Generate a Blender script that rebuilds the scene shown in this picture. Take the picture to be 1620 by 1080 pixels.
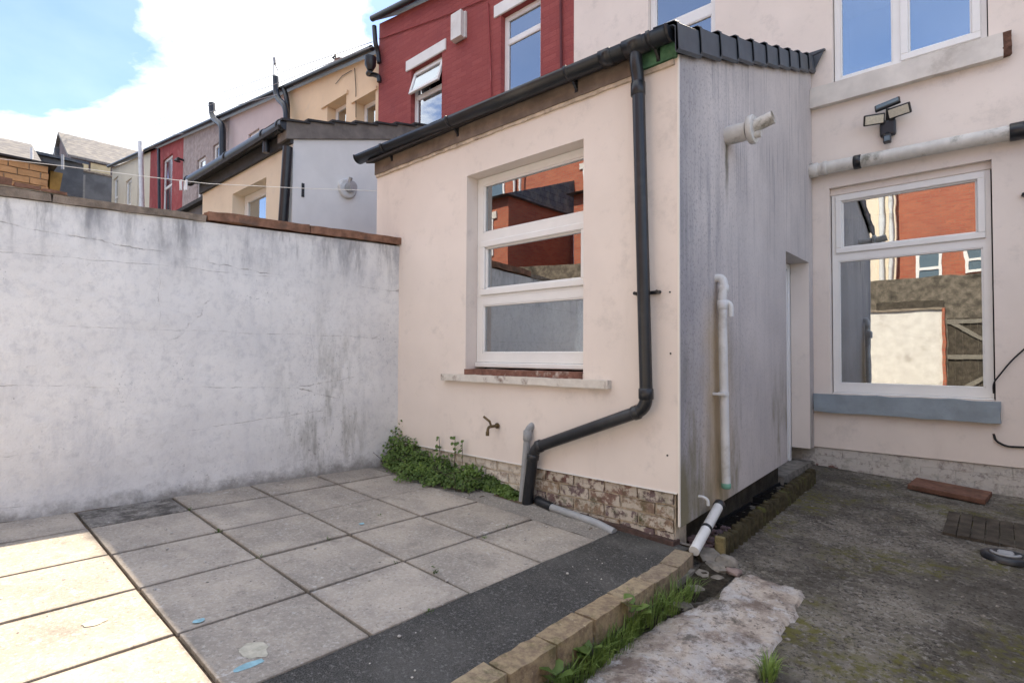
import bpy, bmesh, math, random
from mathutils import Vector, Matrix, noise as mn
random.seed(11)
for o in list(bpy.data.objects): bpy.data.objects.remove(o)
scene = bpy.context.scene
COL = scene.collection
rad = math.radians

# ------------------------------------------------------------------ camera
FPX, YAW, PIT, ROL, CAMH = 852.46, rad(42.229), rad(1.511), rad(0.329), 1.326
FW = Vector((-math.sin(YAW)*math.cos(PIT), math.cos(YAW)*math.cos(PIT), math.sin(PIT)))
_r = Vector((math.cos(YAW), math.sin(YAW), 0)); _u = _r.cross(FW)
RT = _r*math.cos(ROL) + _u*math.sin(ROL); UP = -_r*math.sin(ROL) + _u*math.cos(ROL)
cam = bpy.data.cameras.new('camera'); camo = bpy.data.objects.new('camera', cam); COL.objects.link(camo)
cam.sensor_width = 36; cam.lens = FPX/1620*36; cam.clip_end = 1500; cam.clip_start = 0.05
M = Matrix((RT, UP, -FW)).transposed().to_4x4(); M.translation = (0, 0, CAMH); camo.matrix_world = M
scene.camera = camo
# ------------------------------------------------------------------ light
SUNV = Vector((-0.2, 0.730, 1.0)).normalized()
EL = math.asin(SUNV.z); AZ = math.atan2(SUNV.x, SUNV.y)
sun = bpy.data.lights.new('sun', 'SUN'); sun.energy = 2.05; sun.angle = rad(0.55); sun.color = (1, .87, .69)
suno = bpy.data.objects.new('sun', sun); COL.objects.link(suno)
suno.rotation_euler = (-SUNV).to_track_quat('-Z', 'Y').to_euler(); suno.location = SUNV*60
scene.view_settings.view_transform = 'Standard'; scene.view_settings.look = 'None'
scene.view_settings.exposure = 2.55; scene.view_settings.gamma = 1
SKY_STRENGTH = 0.09
CLOUD_OFF = (-0.8626, 0.9821, 0.0)
w = bpy.data.worlds.new('World'); scene.world = w; w.use_nodes = True
def build_world():
    nt = w.node_tree; nt.nodes.clear(); L = nt.links
    def nn(t, **k):
        n = nt.nodes.new(t)
        for a, b in k.items(): setattr(n, a, b)
        return n
    def math_(op, a, b=None, clamp=False):
        n = nn('ShaderNodeMath', operation=op, use_clamp=clamp)
        for i, v in enumerate((a, b)):
            if v is None: continue
            if isinstance(v, (int, float)): n.inputs[i].default_value = v
            else: L.new(v, n.inputs[i])
        return n.outputs[0]
    sky = nn('ShaderNodeTexSky', sky_type='NISHITA', sun_disc=False)
    sky.sun_elevation = EL; sky.sun_rotation = AZ; sky.air_density = 1.0; sky.dust_density = .3; sky.ozone_density = 2.2
    tc = nn('ShaderNodeTexCoord'); sp = nn('ShaderNodeSeparateXYZ'); L.new(tc.outputs['Generated'], sp.inputs[0])
    zz = math_('ADD', math_('MAXIMUM', sp.outputs[2], 0.0), 0.16)
    cb = nn('ShaderNodeCombineXYZ'); L.new(math_('DIVIDE', sp.outputs[0], zz), cb.inputs[0]); L.new(math_('DIVIDE', sp.outputs[1], zz), cb.inputs[1])
    mp = nn('ShaderNodeMapping'); L.new(cb.outputs[0], mp.inputs[0]); mp.inputs['Location'].default_value = CLOUD_OFF
    n1 = nn('ShaderNodeTexNoise'); n1.inputs['Scale'].default_value = 1.05; n1.inputs['Detail'].default_value = 9; n1.inputs['Roughness'].default_value = .56; n1.inputs['Distortion'].default_value = .25
    L.new(mp.outputs[0], n1.inputs['Vector'])
    r1 = nn('ShaderNodeValToRGB'); r1.color_ramp.elements[0].position = .475; r1.color_ramp.elements[1].position = .565
    r1.color_ramp.interpolation = 'EASE'
    L.new(n1.outputs[0], r1.inputs[0])
    n2 = nn('ShaderNodeTexNoise'); n2.inputs['Scale'].default_value = 2.3; n2.inputs['Detail'].default_value = 6; L.new(mp.outputs[0], n2.inputs['Vector'])
    r2 = nn('ShaderNodeValToRGB'); r2.color_ramp.elements[0].position = .35; r2.color_ramp.elements[1].position = .62
    r2.color_ramp.elements[0].color = (2.6, 2.8, 3.1, 1); r2.color_ramp.elements[1].color = (4.5, 4.5, 4.5, 1)
    L.new(n2.outputs[0], r2.inputs[0])
    tn = nn('ShaderNodeMix', data_type='RGBA', blend_type='MULTIPLY'); tn.inputs[0].default_value = 1; L.new(sky.outputs[0], tn.inputs[6]); tn.inputs[7].default_value = (.37, .45, .575, 1)
    mx = nn('ShaderNodeMix', data_type='RGBA'); L.new(math_('MAXIMUM', r1.outputs[0], .16), mx.inputs[0]); L.new(tn.outputs[2], mx.inputs[6]); L.new(r2.outputs[0], mx.inputs[7])
    bg = nn('ShaderNodeBackground'); bg.inputs[1].default_value = SKY_STRENGTH; L.new(mx.outputs[2], bg.inputs[0])
    out = nn('ShaderNodeOutputWorld'); L.new(bg.outputs[0], out.inputs[0])
build_world()
scene.render.engine = 'CYCLES'
scene.cycles.max_bounces = 6; scene.cycles.diffuse_bounces = 3; scene.cycles.glossy_bounces = 3; scene.cycles.transparent_max_bounces = 8

# ------------------------------------------------------------------ survey helpers (pixel of the survey photo + known plane -> world point)
def ray(x, y): return RT*((x-810)/FPX) - UP*((y-540)/FPX) + FW
C0 = Vector((0, 0, CAMH))
def onY(x, y, Y): d = ray(x, y); return C0 + d*(Y/d.y)
def onX(x, y, X): d = ray(x, y); return C0 + d*(X/d.x)
def onZ(x, y, Z): d = ray(x, y); return C0 + d*((Z-CAMH)/d.z)
PB, PC = -0.037, -0.012
def patio_z(x, y): return PB*x + PC*y
def yard_z(x, y): return -0.10 + .03*(y-2.5) - .04*(x+1.5)
def fbm(x, y, z=0., o=4): return mn.fractal(Vector((x, y, z)), 1.0, 2.0, o)

# ------------------------------------------------------------------ mesh helpers
class MB:
    def __init__(s): s.v = []; s.f = []; s.sm = []
    def add(s, vs, fs, smooth=False):
        b = len(s.v); s.v += [tuple(q) for q in vs]
        for f in fs: s.f.append([i+b for i in f]); s.sm.append(smooth)
        return s
    def box(s, x0, x1, y0, y1, z0, z1, bev=0, mat=None, seg=1):
        bm = bmesh.new()
        bmesh.ops.create_cube(bm, size=1)
        for q in bm.verts: q.co = Vector((x0+(q.co.x+.5)*(x1-x0), y0+(q.co.y+.5)*(y1-y0), z0+(q.co.z+.5)*(z1-z0)))
        if bev: bmesh.ops.bevel(bm, geom=list(bm.edges), offset=bev, segments=seg, affect='EDGES', profile=.6)
        bm.verts.index_update()
        vs = [(mat @ q.co) if mat else q.co.copy() for q in bm.verts]
        s.add(vs, [[q.index for q in f.verts] for f in bm.faces]); bm.free(); return s
    def prism(s, pts, d):          # polygon pts (Vectors) extruded by vector d
        n = len(pts); d = Vector(d); vs = [Vector(q) for q in pts] + [Vector(q)+d for q in pts]
        return s.add(vs, [list(range(n))[::-1], [n+i for i in range(n)]] + [[i, (i+1) % n, n+(i+1) % n, n+i] for i in range(n)])
    def tube(s, pts, r, n=12, cap=True, rs=None):
        pts = [Vector(q) for q in pts]; rings = []; up = None
        for i, q in enumerate(pts):
            t = (pts[min(i+1, len(pts)-1)] - pts[max(i-1, 0)]).normalized()
            if up is None: up = t.orthogonal().normalized()
            up = (up - t*up.dot(t)).normalized(); b = t.cross(up)
            rr = rs[i] if rs else r
            rings.append([q + (up*math.cos(a) + b*math.sin(a))*rr for a in [k*2*math.pi/n for k in range(n)]])
        vs = [v for R_ in rings for v in R_]; fs = []
        for i in range(len(pts)-1):
            for k in range(n): fs.append([i*n+k, i*n+(k+1) % n, (i+1)*n+(k+1) % n, (i+1)*n+k])
        s.add(vs, fs, True)
        if cap: s.add(rings[0], [list(range(n))[::-1]]); s.add(rings[-1], [list(range(n))])
        return s
    def build(s, name, m, parent=None, smooth=None):
        me = bpy.data.meshes.new(name); off = ORG.get(parent.name, Vector()) if parent else Vector()
        me.from_pydata([(a-off.x, b-off.y, c-off.z) for a, b, c in s.v], [], s.f); me.update()
        for p_, q in zip(me.polygons, s.sm): p_.use_smooth = q if smooth is None else smooth
        me.materials.append(m)
        bm = bmesh.new(); bm.from_mesh(me); bmesh.ops.recalc_face_normals(bm, faces=bm.faces); bm.to_mesh(me); bm.free()
        o = bpy.data.objects.new(name, me); COL.objects.link(o)
        if parent: o.parent = parent; ORG[o.name] = off
        return o
ORG = {}
def tag(o, label=None, cat=None, group=None, kind=None):
    if label: o['label'] = label
    if cat: o['category'] = cat
    if group: o['group'] = group
    if kind: o['kind'] = kind
    return o
def thing(name, label, cat, loc, group=None):
    o = bpy.data.objects.new(name, None); COL.objects.link(o); o.location = loc; o.empty_display_size = .1
    ORG[o.name] = Vector(loc); return tag(o, label, cat, group)
def bend(pts, r=.06, k=5):       # polyline with rounded corners
    pts = [Vector(q) for q in pts]; out = [pts[0]]
    for i in range(1, len(pts)-1):
        a = (pts[i-1]-pts[i]); b = (pts[i+1]-pts[i]); ra = min(r, a.length*.45, b.length*.45)
        A = pts[i]+a.normalized()*ra; B = pts[i]+b.normalized()*ra
        for j in range(k+1):
            t = j/k; out.append(A*(1-t)**2 + pts[i]*2*t*(1-t) + B*t*t)
    return out+[pts[-1]]
def wallgrid(mb, u0, u1, z0, z1, ops, yf, yb, axis='Y', topf=None, botf=None):
    """wall slab between depths yf (outer face) and yb with rectangular openings; axis Y: u is x; axis X: u is y"""
    us = sorted({u0, u1, *[o[0] for o in ops], *[o[1] for o in ops]}); zs = sorted({z0, z1, *[o[2] for o in ops], *[o[3] for o in ops]})
    us = [u for u in us if u0 <= u <= u1]; zs = [z for z in zs if z0 <= z <= z1]
    nu, nz = len(us)-1, len(zs)-1
    full = [[not any(o[0]-1e-6 <= us[i] and us[i+1] <= o[1]+1e-6 and o[2]-1e-6 <= zs[j] and zs[j+1] <= o[3]+1e-6 for o in ops) for j in range(nz)] for i in range(nu)]
    def P(i, j, d):
        z = zs[j]
        if j == nz and topf: z = topf(us[i])
        if j == 0 and botf: z = botf(us[i])
        return (us[i], d, z) if axis == 'Y' else (d, us[i], z)
    F = lambda i, j: 0 <= i < nu and 0 <= j < nz and full[i][j]
    for i in range(nu):
        for j in range(nz):
            if not full[i][j]: continue
            mb.add([P(i, j, yf), P(i+1, j, yf), P(i+1, j+1, yf), P(i, j+1, yf)], [[0, 1, 2, 3]])
            mb.add([P(i, j, yb), P(i+1, j, yb), P(i+1, j+1, yb), P(i, j+1, yb)], [[3, 2, 1, 0]])
            for (di, dj, a, b) in ((-1, 0, (i, j), (i, j+1)), (1, 0, (i+1, j), (i+1, j+1)), (0, -1, (i, j), (i+1, j)), (0, 1, (i, j+1), (i+1, j+1))):
                if not F(i+di, j+dj): mb.add([P(*a, yf), P(*b, yf), P(*b, yb), P(*a, yb)], [[0, 1, 2, 3]])
    return mb

# ------------------------------------------------------------------ materials
MATS = {}
class NT:
    def __init__(s, name):
        s.m = bpy.data.materials.new(name); s.m.use_nodes = True; s.t = s.m.node_tree; s.t.nodes.clear()
        s.out = s.n('ShaderNodeOutputMaterial'); s.b = s.n('ShaderNodeBsdfPrincipled'); s.l(s.b.outputs[0], s.out.inputs[0])
        s.pos = s.n('ShaderNodeNewGeometry').outputs['Position']; s.oi = None
    def n(s, t, **k):
        q = s.t.nodes.new(t)
        for a, b in k.items(): setattr(q, a, b)
        return q
    def l(s, a, b): s.t.links.new(a, b)
    def put(s, sock, v):
        if isinstance(v, (int, float)): sock.default_value = v
        elif isinstance(v, (tuple, list)): sock.default_value = tuple(v) + ((1,) if len(v) == 3 and sock.type == 'RGBA' else ())
        else: s.l(v, sock)
    def vec(s, sc=(1, 1, 1), off=(0, 0, 0), src=None):
        q = s.n('ShaderNodeMapping'); q.inputs['Scale'].default_value = sc; q.inputs['Location'].default_value = off; s.l(src or s.pos, q.inputs[0]); return q.outputs[0]
    def noise(s, scale, det=4, rough=.55, v=None, dist=0, off=None):
        det = min(det, 6)
        q = s.n('ShaderNodeTexNoise'); q.inputs['Scale'].default_value = scale; q.inputs['Detail'].default_value = det; q.inputs['Roughness'].default_value = rough; q.inputs['Distortion'].default_value = dist
        s.l(v if v is not None else (s.vec(off=off) if off else s.pos), q.inputs['Vector']); return q.outputs[0]
    def voro(s, scale, feat='F1', v=None, rnd=1, out='Distance'):
        q = s.n('ShaderNodeTexVoronoi', feature=feat); q.inputs['Scale'].default_value = scale; q.inputs['Randomness'].default_value = rnd; s.l(v if v is not None else s.pos, q.inputs['Vector']); return q.outputs[out]
    def ramp(s, f, a, b, c0=0., c1=1.):
        q = s.n('ShaderNodeMapRange', interpolation_type='SMOOTHSTEP'); s.l(f, q.inputs[0])
        for i, v in enumerate((a, b, c0, c1)): q.inputs[i+1].default_value = v
        return q.outputs[0]
    def mix(s, f, a, b, mode='MIX'):
        q = s.n('ShaderNodeMix', data_type='RGBA', blend_type=mode); s.put(q.inputs[0], f); s.put(q.inputs[6], a); s.put(q.inputs[7], b); return q.outputs[2]
    def m_(s, op, a, b=0., clamp=False):
        q = s.n('ShaderNodeMath', operation=op, use_clamp=clamp); s.put(q.inputs[0], a); s.put(q.inputs[1], b); return q.outputs[0]
    def xyz(s):
        q = s.n('ShaderNodeSeparateXYZ'); s.l(s.pos, q.inputs[0]); return q.outputs
    def rnd(s): return s.n('ShaderNodeObjectInfo').outputs['Random']
    def bump(s, h, st=.3, d=.01, prev=None):
        q = s.n('ShaderNodeBump'); q.inputs['Strength'].default_value = st; q.inputs['Distance'].default_value = d; s.l(h, q.inputs['Height'])
        if prev is not None: s.l(prev, q.inputs['Normal'])
        s.l(q.outputs[0], s.b.inputs['Normal']); return q.outputs[0]
    def fin(s, col, rough=.8, spec=.3, metal=0):
        s.put(s.b.inputs['Base Color'], col); s.put(s.b.inputs['Roughness'], rough); s.b.inputs['Specular IOR Level'].default_value = spec; s.b.inputs['Metallic'].default_value = metal
        return s.m
def plain(name, col, rough=.6, var=.12, scale=9, bump=.08, spec=.35, metal=0, dirt=None, bd=.004):
    t = NT(name); n = t.noise(scale, 6, .6); c = t.mix(t.ramp(n, .3, .75), tuple(x*(1-var) for x in col), tuple(min(1, x*(1+var)) for x in col))
    if dirt: c = t.mix(t.ramp(t.noise(scale*.45, 8, .68, off=(3, 7, 1)), .52, .72, 0, dirt[1]), c, dirt[0])
    if bump: t.bump(t.noise(scale*14, 4, .6), bump, bd)
    return t.fin(c, rough, spec, metal)

def m_cream(name, col, dirt=.24, grain=.35):
    t = NT(name); z = t.xyz()[2]
    c = t.mix(t.ramp(t.noise(1.1, 6, .6), .3, .75), tuple(x*.91 for x in col), col)
    c = t.mix(t.ramp(t.noise(3.7, 6, .72, off=(3, 3, 1)), .52, .74, 0, dirt*1.3), c, (.42, .38, .35))
    c = t.mix(t.ramp(t.noise(1, 7, .7, v=t.vec((2.6, 2.6, .35))), .55, .85, 0, dirt), c, (.36, .31, .27))
    c = t.mix(t.ramp(t.voro(7, v=t.vec(off=(.3, .9, .2))), .0, .045, .75, 0), c, tuple(x*.72 for x in col))
    b = t.bump(t.noise(260, 3, .6), grain, .0022); t.bump(t.noise(3.2, 5, .5), .25, .012, b)
    return t.fin(c, .88, .2)
CREAM = m_cream('cream_render', (.82, .73, .66))
CREAM2 = m_cream('cream_render_warm', (.80, .68, .53), .12)

def m_side():
    t = NT('stained_render'); x, y, z = t.xyz()
    c = t.mix(t.ramp(t.noise(1.4, 6), .3, .7), (.52, .475, .455), (.61, .555, .525))
    brk = t.ramp(t.noise(1, 5, .6, v=t.vec((1, 3.2, 1.0), (1, 2, 7))), .36, .62)
    st = t.noise(1, 6, .7, v=t.vec((1, 9, .5))); st2 = t.noise(1, 6, .72, v=t.vec((1, 34, 1.1), (3, 1, 2)))
    topm = t.ramp(t.m_('ADD', z, t.m_('MULTIPLY', t.noise(1, 4, .6, v=t.vec((1, 5, .6), (0, 1, 3))), 1.6)), 2.2, 4.2, .25, 1)
    left = t.ramp(t.m_('ADD', y, t.m_('MULTIPLY', t.noise(1, 5, .6, v=t.vec((1, 2.4, .5), (4, 0, 0))), 1.7)), 4.3, 6.3, 1, .1)
    c = t.mix(t.m_('MULTIPLY', t.ramp(st, .42, .66), t.m_('MULTIPLY', t.m_('MULTIPLY', left, brk), .8)), c, (.27, .26, .275))
    c = t.mix(t.m_('MULTIPLY', t.m_('MULTIPLY', t.ramp(st2, .46, .68), topm), t.m_('MULTIPLY', brk, .7)), c, (.20, .195, .21))
    c = t.mix(t.ramp(t.m_('ADD', y, t.m_('MULTIPLY', t.noise(2.2, 5), .7)), 3.85, 4.55, .62, 0), c, (.25, .245, .265))
    gr = t.noise(42, 5, .78)
    c = t.mix(t.m_('MULTIPLY', t.ramp(gr, .5, .66), t.m_('ADD', t.m_('MULTIPLY', left, .5), .15)), c, (.19, .18, .19))
    # ochre run below the waste outlet, run under the flue, algae near the foot
    dy = t.m_('ABSOLUTE', t.m_('SUBTRACT', t.m_('ADD', y, t.m_('MULTIPLY', t.noise(5, 5), .22)), 4.36))
    oc = t.m_('MULTIPLY', t.ramp(dy, .0, .42, .85, 0), t.ramp(t.m_('ADD', z, t.m_('MULTIPLY', t.noise(3, 4, off=(2, 2, 2)), .5)), 1.6, 2.2, 1, 0))
    c = t.mix(oc, c, (.47, .35, .21))
    dy2 = t.m_('ABSOLUTE', t.m_('SUBTRACT', t.m_('ADD', y, t.m_('MULTIPLY', t.noise(9, 4), .05)), 4.485))
    c = t.mix(t.m_('MULTIPLY', t.ramp(dy2, .008, .05, .8, 0), t.m_('MULTIPLY', t.ramp(z, 2.5, 3.0), t.ramp(z, 3.08, 3.14, 1, 0))), c, (.11, .10, .06))
    al = t.m_('MULTIPLY', t.ramp(t.noise(1, 6, .6, v=t.vec((1, 3, .9), (2, 2, 2))), .46, .66), t.ramp(z, .3, 1.7, .85, 0))
    c = t.mix(al, c, (.19, .165, .09))
    b = t.bump(t.noise(230, 3, .6), .45, .003); t.bump(t.noise(6, 5, .6), .2, .01, b)
    return t.fin(c, .92, .15)
SIDE = m_side()

def m_whitewall():
    t = NT('white_rough_render'); x, y, z = t.xyz()
    c = t.mix(t.ramp(t.noise(1.6, 6, .6), .3, .7), (.74, .73, .71), (.85, .835, .80))
    c = t.mix(t.ramp(t.noise(13, 6, .75), .46, .70, 0, .42), c, (.47, .47, .48))
    g = t.noise(1, 6, .66, v=t.vec((1, 2.6, .9))); g2 = t.noise(1, 6, .7, v=t.vec((1, 8, 1.4), (0, 2, 1)))
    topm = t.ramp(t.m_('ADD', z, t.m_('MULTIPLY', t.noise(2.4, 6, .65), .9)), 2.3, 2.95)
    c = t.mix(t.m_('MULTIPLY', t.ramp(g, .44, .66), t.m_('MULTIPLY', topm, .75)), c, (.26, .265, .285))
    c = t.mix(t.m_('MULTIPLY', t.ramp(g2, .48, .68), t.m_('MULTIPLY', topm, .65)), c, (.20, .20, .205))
    c = t.mix(t.ramp(t.noise(1, 6, .7, v=t.vec((1, 2.2, .6), (0, 3, 5))), .52, .76, 0, .42), c, (.40, .41, .44))
    # damp patch near the house corner
    pm = t.m_('MULTIPLY', t.ramp(t.m_('ABSOLUTE', t.m_('SUBTRACT', y, 2.75)), .1, .75, 1, 0), t.ramp(z, .3, 2.2, 1, .15))
    c = t.mix(t.m_('MULTIPLY', t.ramp(t.noise(1, 6, .72, v=t.vec((1, 5, 1.3), (0, 7, 0))), .46, .68), t.m_('MULTIPLY', pm, .8)), c, (.25, .245, .21))
    sp = t.m_('MULTIPLY', t.ramp(t.noise(38, 5, .72), .58, .68), t.m_('MAXIMUM', t.m_('MULTIPLY', pm, .7), t.ramp(t.noise(1.5, 5, .6, off=(5, 5, 0)), .50, .68, 0, .8)))
    c = t.mix(sp, c, (.10, .10, .095))
    c = t.mix(t.ramp(t.voro(4.5, v=t.vec((1, 1, 1), (.2, .7, .1))), .0, .03, .8, 0), c, (.12, .11, .10))
    # hairline cracks, mostly along the courses
    nz = t.n('ShaderNodeTexNoise'); nz.inputs['Scale'].default_value = 2.6; nz.inputs['Detail'].default_value = 6; nz.inputs['Roughness'].default_value = .62; t.l(t.vec((1, 1, 1)), nz.inputs['Vector'])
    def crack(sc, off, w_, msc, moff, lo, hi):
        dn = t.n('ShaderNodeMix', data_type='VECTOR'); dn.inputs[0].default_value = .12; t.l(t.vec(sc, off), dn.inputs[4]); t.l(nz.outputs[1], dn.inputs[5])
        k = t.ramp(t.voro(1.0, 'DISTANCE_TO_EDGE', v=dn.outputs[1]), .0, w_, 1, 0)
        return t.m_('MULTIPLY', k, t.ramp(t.noise(msc, 3, .5, off=moff), lo, hi))
    cr = t.m_('MAXIMUM', crack((.2, .22, 2.5), (.5, .3, .2), .0065, .8, (1, 2.2, 4), .45, .56), t.m_('MULTIPLY', crack((.2, 1.1, .40), (3.1, .8, .7), .003, .9, (4, 1, 1), .53, .59), .5))
    cr = t.m_('MULTIPLY', cr, t.ramp(t.noise(11, 4), .40, .62, .15, 1))
    c = t.mix(t.m_('MULTIPLY', cr, .75), c, (.17, .14, .12))
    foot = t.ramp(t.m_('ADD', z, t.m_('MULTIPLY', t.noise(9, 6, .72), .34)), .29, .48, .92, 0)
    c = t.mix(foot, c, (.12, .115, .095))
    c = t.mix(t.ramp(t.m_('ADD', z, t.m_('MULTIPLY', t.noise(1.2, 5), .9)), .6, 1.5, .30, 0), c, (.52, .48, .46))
    b = t.bump(t.noise(70, 5, .65), .55, .006); b = t.bump(t.noise(5.5, 6, .6), .55, .03, b); b = t.bump(t.noise(1, 6, .6, v=t.vec((1, 14, 30))), .3, .006, b); t.bump(t.m_('SUBTRACT', 1., cr), .5, .006, b)
    return t.fin(c, .9, .2)
WWALL = m_whitewall()

def m_slab(name, a, b_, dark=None):
    t = NT(name); r = t.rnd()
    c = t.mix(r, a, b_)
    c = t.mix(t.ramp(t.noise(2.6, 6, .65), .32, .70, .55, 0), c, (.17, .155, .14))
    c = t.mix(t.ramp(t.noise(55, 4, .75), .46, .70, 0, .55), c, (.56, .52, .46))
    c = t.mix(t.ramp(t.noise(42, 5, .75, off=(4, 4, 4)), .54, .68, 0, .6), c, (.12, .11, .10))
    c = t.mix(t.m_('MULTIPLY', t.ramp(t.noise(17, 6, .75, off=(2, 1, 0)), .56, .66), t.ramp(t.noise(1.7, 3, off=(7, 1, 0)), .45, .62, 0, .75)), c, (.60, .57, .53))
    for sc, of in ((5.5, (.4, .1, 0)), (9, (.1, .7, 0))): c = t.mix(t.m_('MULTIPLY', t.ramp(t.voro(sc, v=t.vec(off=of)), .03, .06, .85, 0), t.ramp(t.noise(1.3, 3, off=(of[1]*9, 3, 0)), .48, .56)), c, (.055, .05, .045))
    c = t.mix(t.ramp(t.noise(5, 6, .7, off=(9, 3, 0)), .54, .72, 0, .5), c, (.18, .16, .14))
    # grime worked in from the joints
    tc = t.n('ShaderNodeTexCoord'); sp = t.n('ShaderNodeSeparateXYZ'); t.l(tc.outputs['Generated'], sp.inputs[0])
    ed = t.m_('MAXIMUM', t.m_('ABSOLUTE', t.m_('SUBTRACT', sp.outputs[0], .5)), t.m_('ABSOLUTE', t.m_('SUBTRACT', sp.outputs[1], .5)))
    c = t.mix(t.ramp(t.m_('ADD', ed, t.m_('MULTIPLY', t.noise(9, 5, .7), .10)), .505, .570, 0, .38), c, (.14, .11, .085))
    if dark: c = t.mix(t.ramp(t.noise(9, 6, .7, off=(1, 8, 0)), .36, .60, .92, .1), c, dark)
    b = t.bump(t.noise(110, 4, .7), .5, .005); t.bump(t.noise(14, 5, .6), .22, .010, b)
    return t.fin(c, .88, .25)
SLAB = m_slab('concrete_slab', (.40, .345, .28), (.50, .435, .36))
SLABD = m_slab('dirty_slab', (.22, .205, .185), (.28, .26, .235), (.07, .063, .055))
def m_tar():
    t = NT('tarmac'); c = t.mix(t.ramp(t.noise(190, 3, .7), .35, .68), (.022, .021, .019), (.10, .096, .088))
    c = t.mix(t.ramp(t.noise(50, 4, .78), .53, .66, 0, .6), c, (.23, .22, .205))
    c = t.mix(t.ramp(t.noise(2.4, 6, .6), .42, .72, 0, .4), c, (.15, .14, .125))
    c = t.mix(t.ramp(t.voro(9, v=t.vec(off=(.3, .3, 0))), .0, .05, .8, 0), c, (.36, .34, .28))
    b = t.bump(t.noise(180, 3, .7), .6, .005); t.bump(t.noise(7, 4), .2, .012, b); return t.fin(c, .9, .25)
TAR = m_tar()
def m_yard():
    t = NT('weathered_concrete'); x, y, z = t.xyz()
    st = t.vec((1.0, .55, 1))
    c = t.mix(t.ramp(t.noise(3.2, 8, .66), .3, .7), (.090, .078, .064), (.27, .24, .195))
    c = t.mix(t.ramp(t.noise(26, 5, .78), .49, .66, 0, .8), c, (.36, .335, .30))
    c = t.mix(t.ramp(t.noise(38, 5, .78, off=(3, 1, 0)), .50, .63, 0, .85), c, (.025, .023, .020))
    c = t.mix(t.m_('MULTIPLY', t.ramp(t.noise(13, 6, .75, off=(1, 1, 3)), .54, .64), t.ramp(t.noise(1.0, 4, off=(5, 1.3, 3)), .45, .6, 0, .7)), c, (.42, .37, .31))
    c = t.mix(t.ramp(t.noise(.85, 5, .65, off=(2.3, 5.1, 1)), .42, .62, .62, 0), c, (.055, .047, .038))
    mo = t.m_('MULTIPLY', t.ramp(t.noise(1.25, 6, .62, off=(1.2, 0.4, 2)), .50, .63), t.ramp(t.noise(15, 5, .7, off=(6, 2, 2)), .42, .62, 0, .85))
    c = t.mix(mo, c, (.135, .125, .030))
    b = t.bump(t.noise(52, 5, .75), .9, .016); t.bump(t.noise(150, 3, .7), .6, .006, b); return t.fin(c, .93, .2)
YARD = m_yard()
def m_pad():
    t = NT('pale_concrete'); c = t.mix(t.ramp(t.noise(4.5, 6, .7), .36, .62), (.19, .145, .12), (.50, .43, .36))
    c = t.mix(t.ramp(t.noise(2.6, 6, .68, off=(2, 0, 0)), .47, .6, 0, .8), c, (.46, .44, .43))
    c = t.mix(t.ramp(t.noise(9, 6, .75, off=(1, 3, 0)), .52, .66, 0, .75), c, (.56, .54, .53))
    c = t.mix(t.ramp(t.noise(30, 5, .78), .53, .66, 0, .85), c, (.10, .08, .068))
    c = t.mix(t.ramp(t.noise(3.6, 6, .75, off=(4, 4, 0)), .54, .66, 0, .85), c, (.10, .085, .07))
    b = t.bump(t.noise(48, 5, .7), .8, .012); t.bump(t.noise(9, 6, .7), .5, .03, b); return t.fin(c, .9, .25)
PAD = m_pad()
def m_brick(name, cols, wash, washcol=(.62, .56, .48), moss=.5):
    t = NT(name); r = t.rnd()
    q = t.n('ShaderNodeValToRGB'); q.color_ramp.interpolation = 'CONSTANT'
    q.color_ramp.elements[0].color = cols[0]+(1,); q.color_ramp.elements[1].color = cols[-1]+(1,); q.color_ramp.elements[1].position = 1-1/len(cols)
    for i in range(1, len(cols)-1): e = q.color_ramp.elements.new(i/len(cols)); e.color = cols[i]+(1,)
    t.l(r, q.inputs[0]); c = q.outputs[0]
    c = t.mix(t.ramp(t.noise(22, 6, .7), .35, .7, 0, .6), c, (.10, .06, .06))
    c = t.mix(t.ramp(t.noise(16, 7, .72, off=(1, 5, 2)), .62-wash*.3, .70-wash*.25), c, washcol)
    c = t.mix(t.m_('MULTIPLY', t.ramp(t.noise(6, 6, .7, off=(3, 3, 3)), .52, .66, 0, moss), t.ramp(t.xyz()[2], .1, .42, 1, .25)), c, (.05, .06, .015))
    b = t.bump(t.noise(60, 5, .7), .7, .01); t.bump(t.noise(200, 3, .7), .4, .004, b); return t.fin(c, .9, .2)
BRICK = m_brick('old_brick', [(.20, .135, .125), (.17, .085, .075), (.33, .24, .165), (.19, .14, .14), (.25, .16, .125), (.36, .27, .19)], .62, (.52, .46, .385), .8)
BRICKW = m_brick('whitewashed_brick', [(.52, .46, .38), (.47, .40, .33), (.56, .50, .42)], .75, (.66, .60, .52), .55)
BRICKH = m_brick('flaking_painted_brick', [(.50, .47, .43), (.46, .43, .40), (.52, .48, .44), (.48, .45, .42), (.22, .12, .10)], .78, (.56, .53, .49), .3)
KERB = m_brick('buff_kerb_brick', [(.40, .315, .195), (.36, .275, .165), (.43, .34, .215), (.33, .265, .18)], .05, (.48, .39, .25), .5)
MORTAR = plain('lime_mortar', (.56, .48, .38), .95, .2, 20, .6, .15, dirt=((.16, .13, .09), .8), bd=.01)
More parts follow.
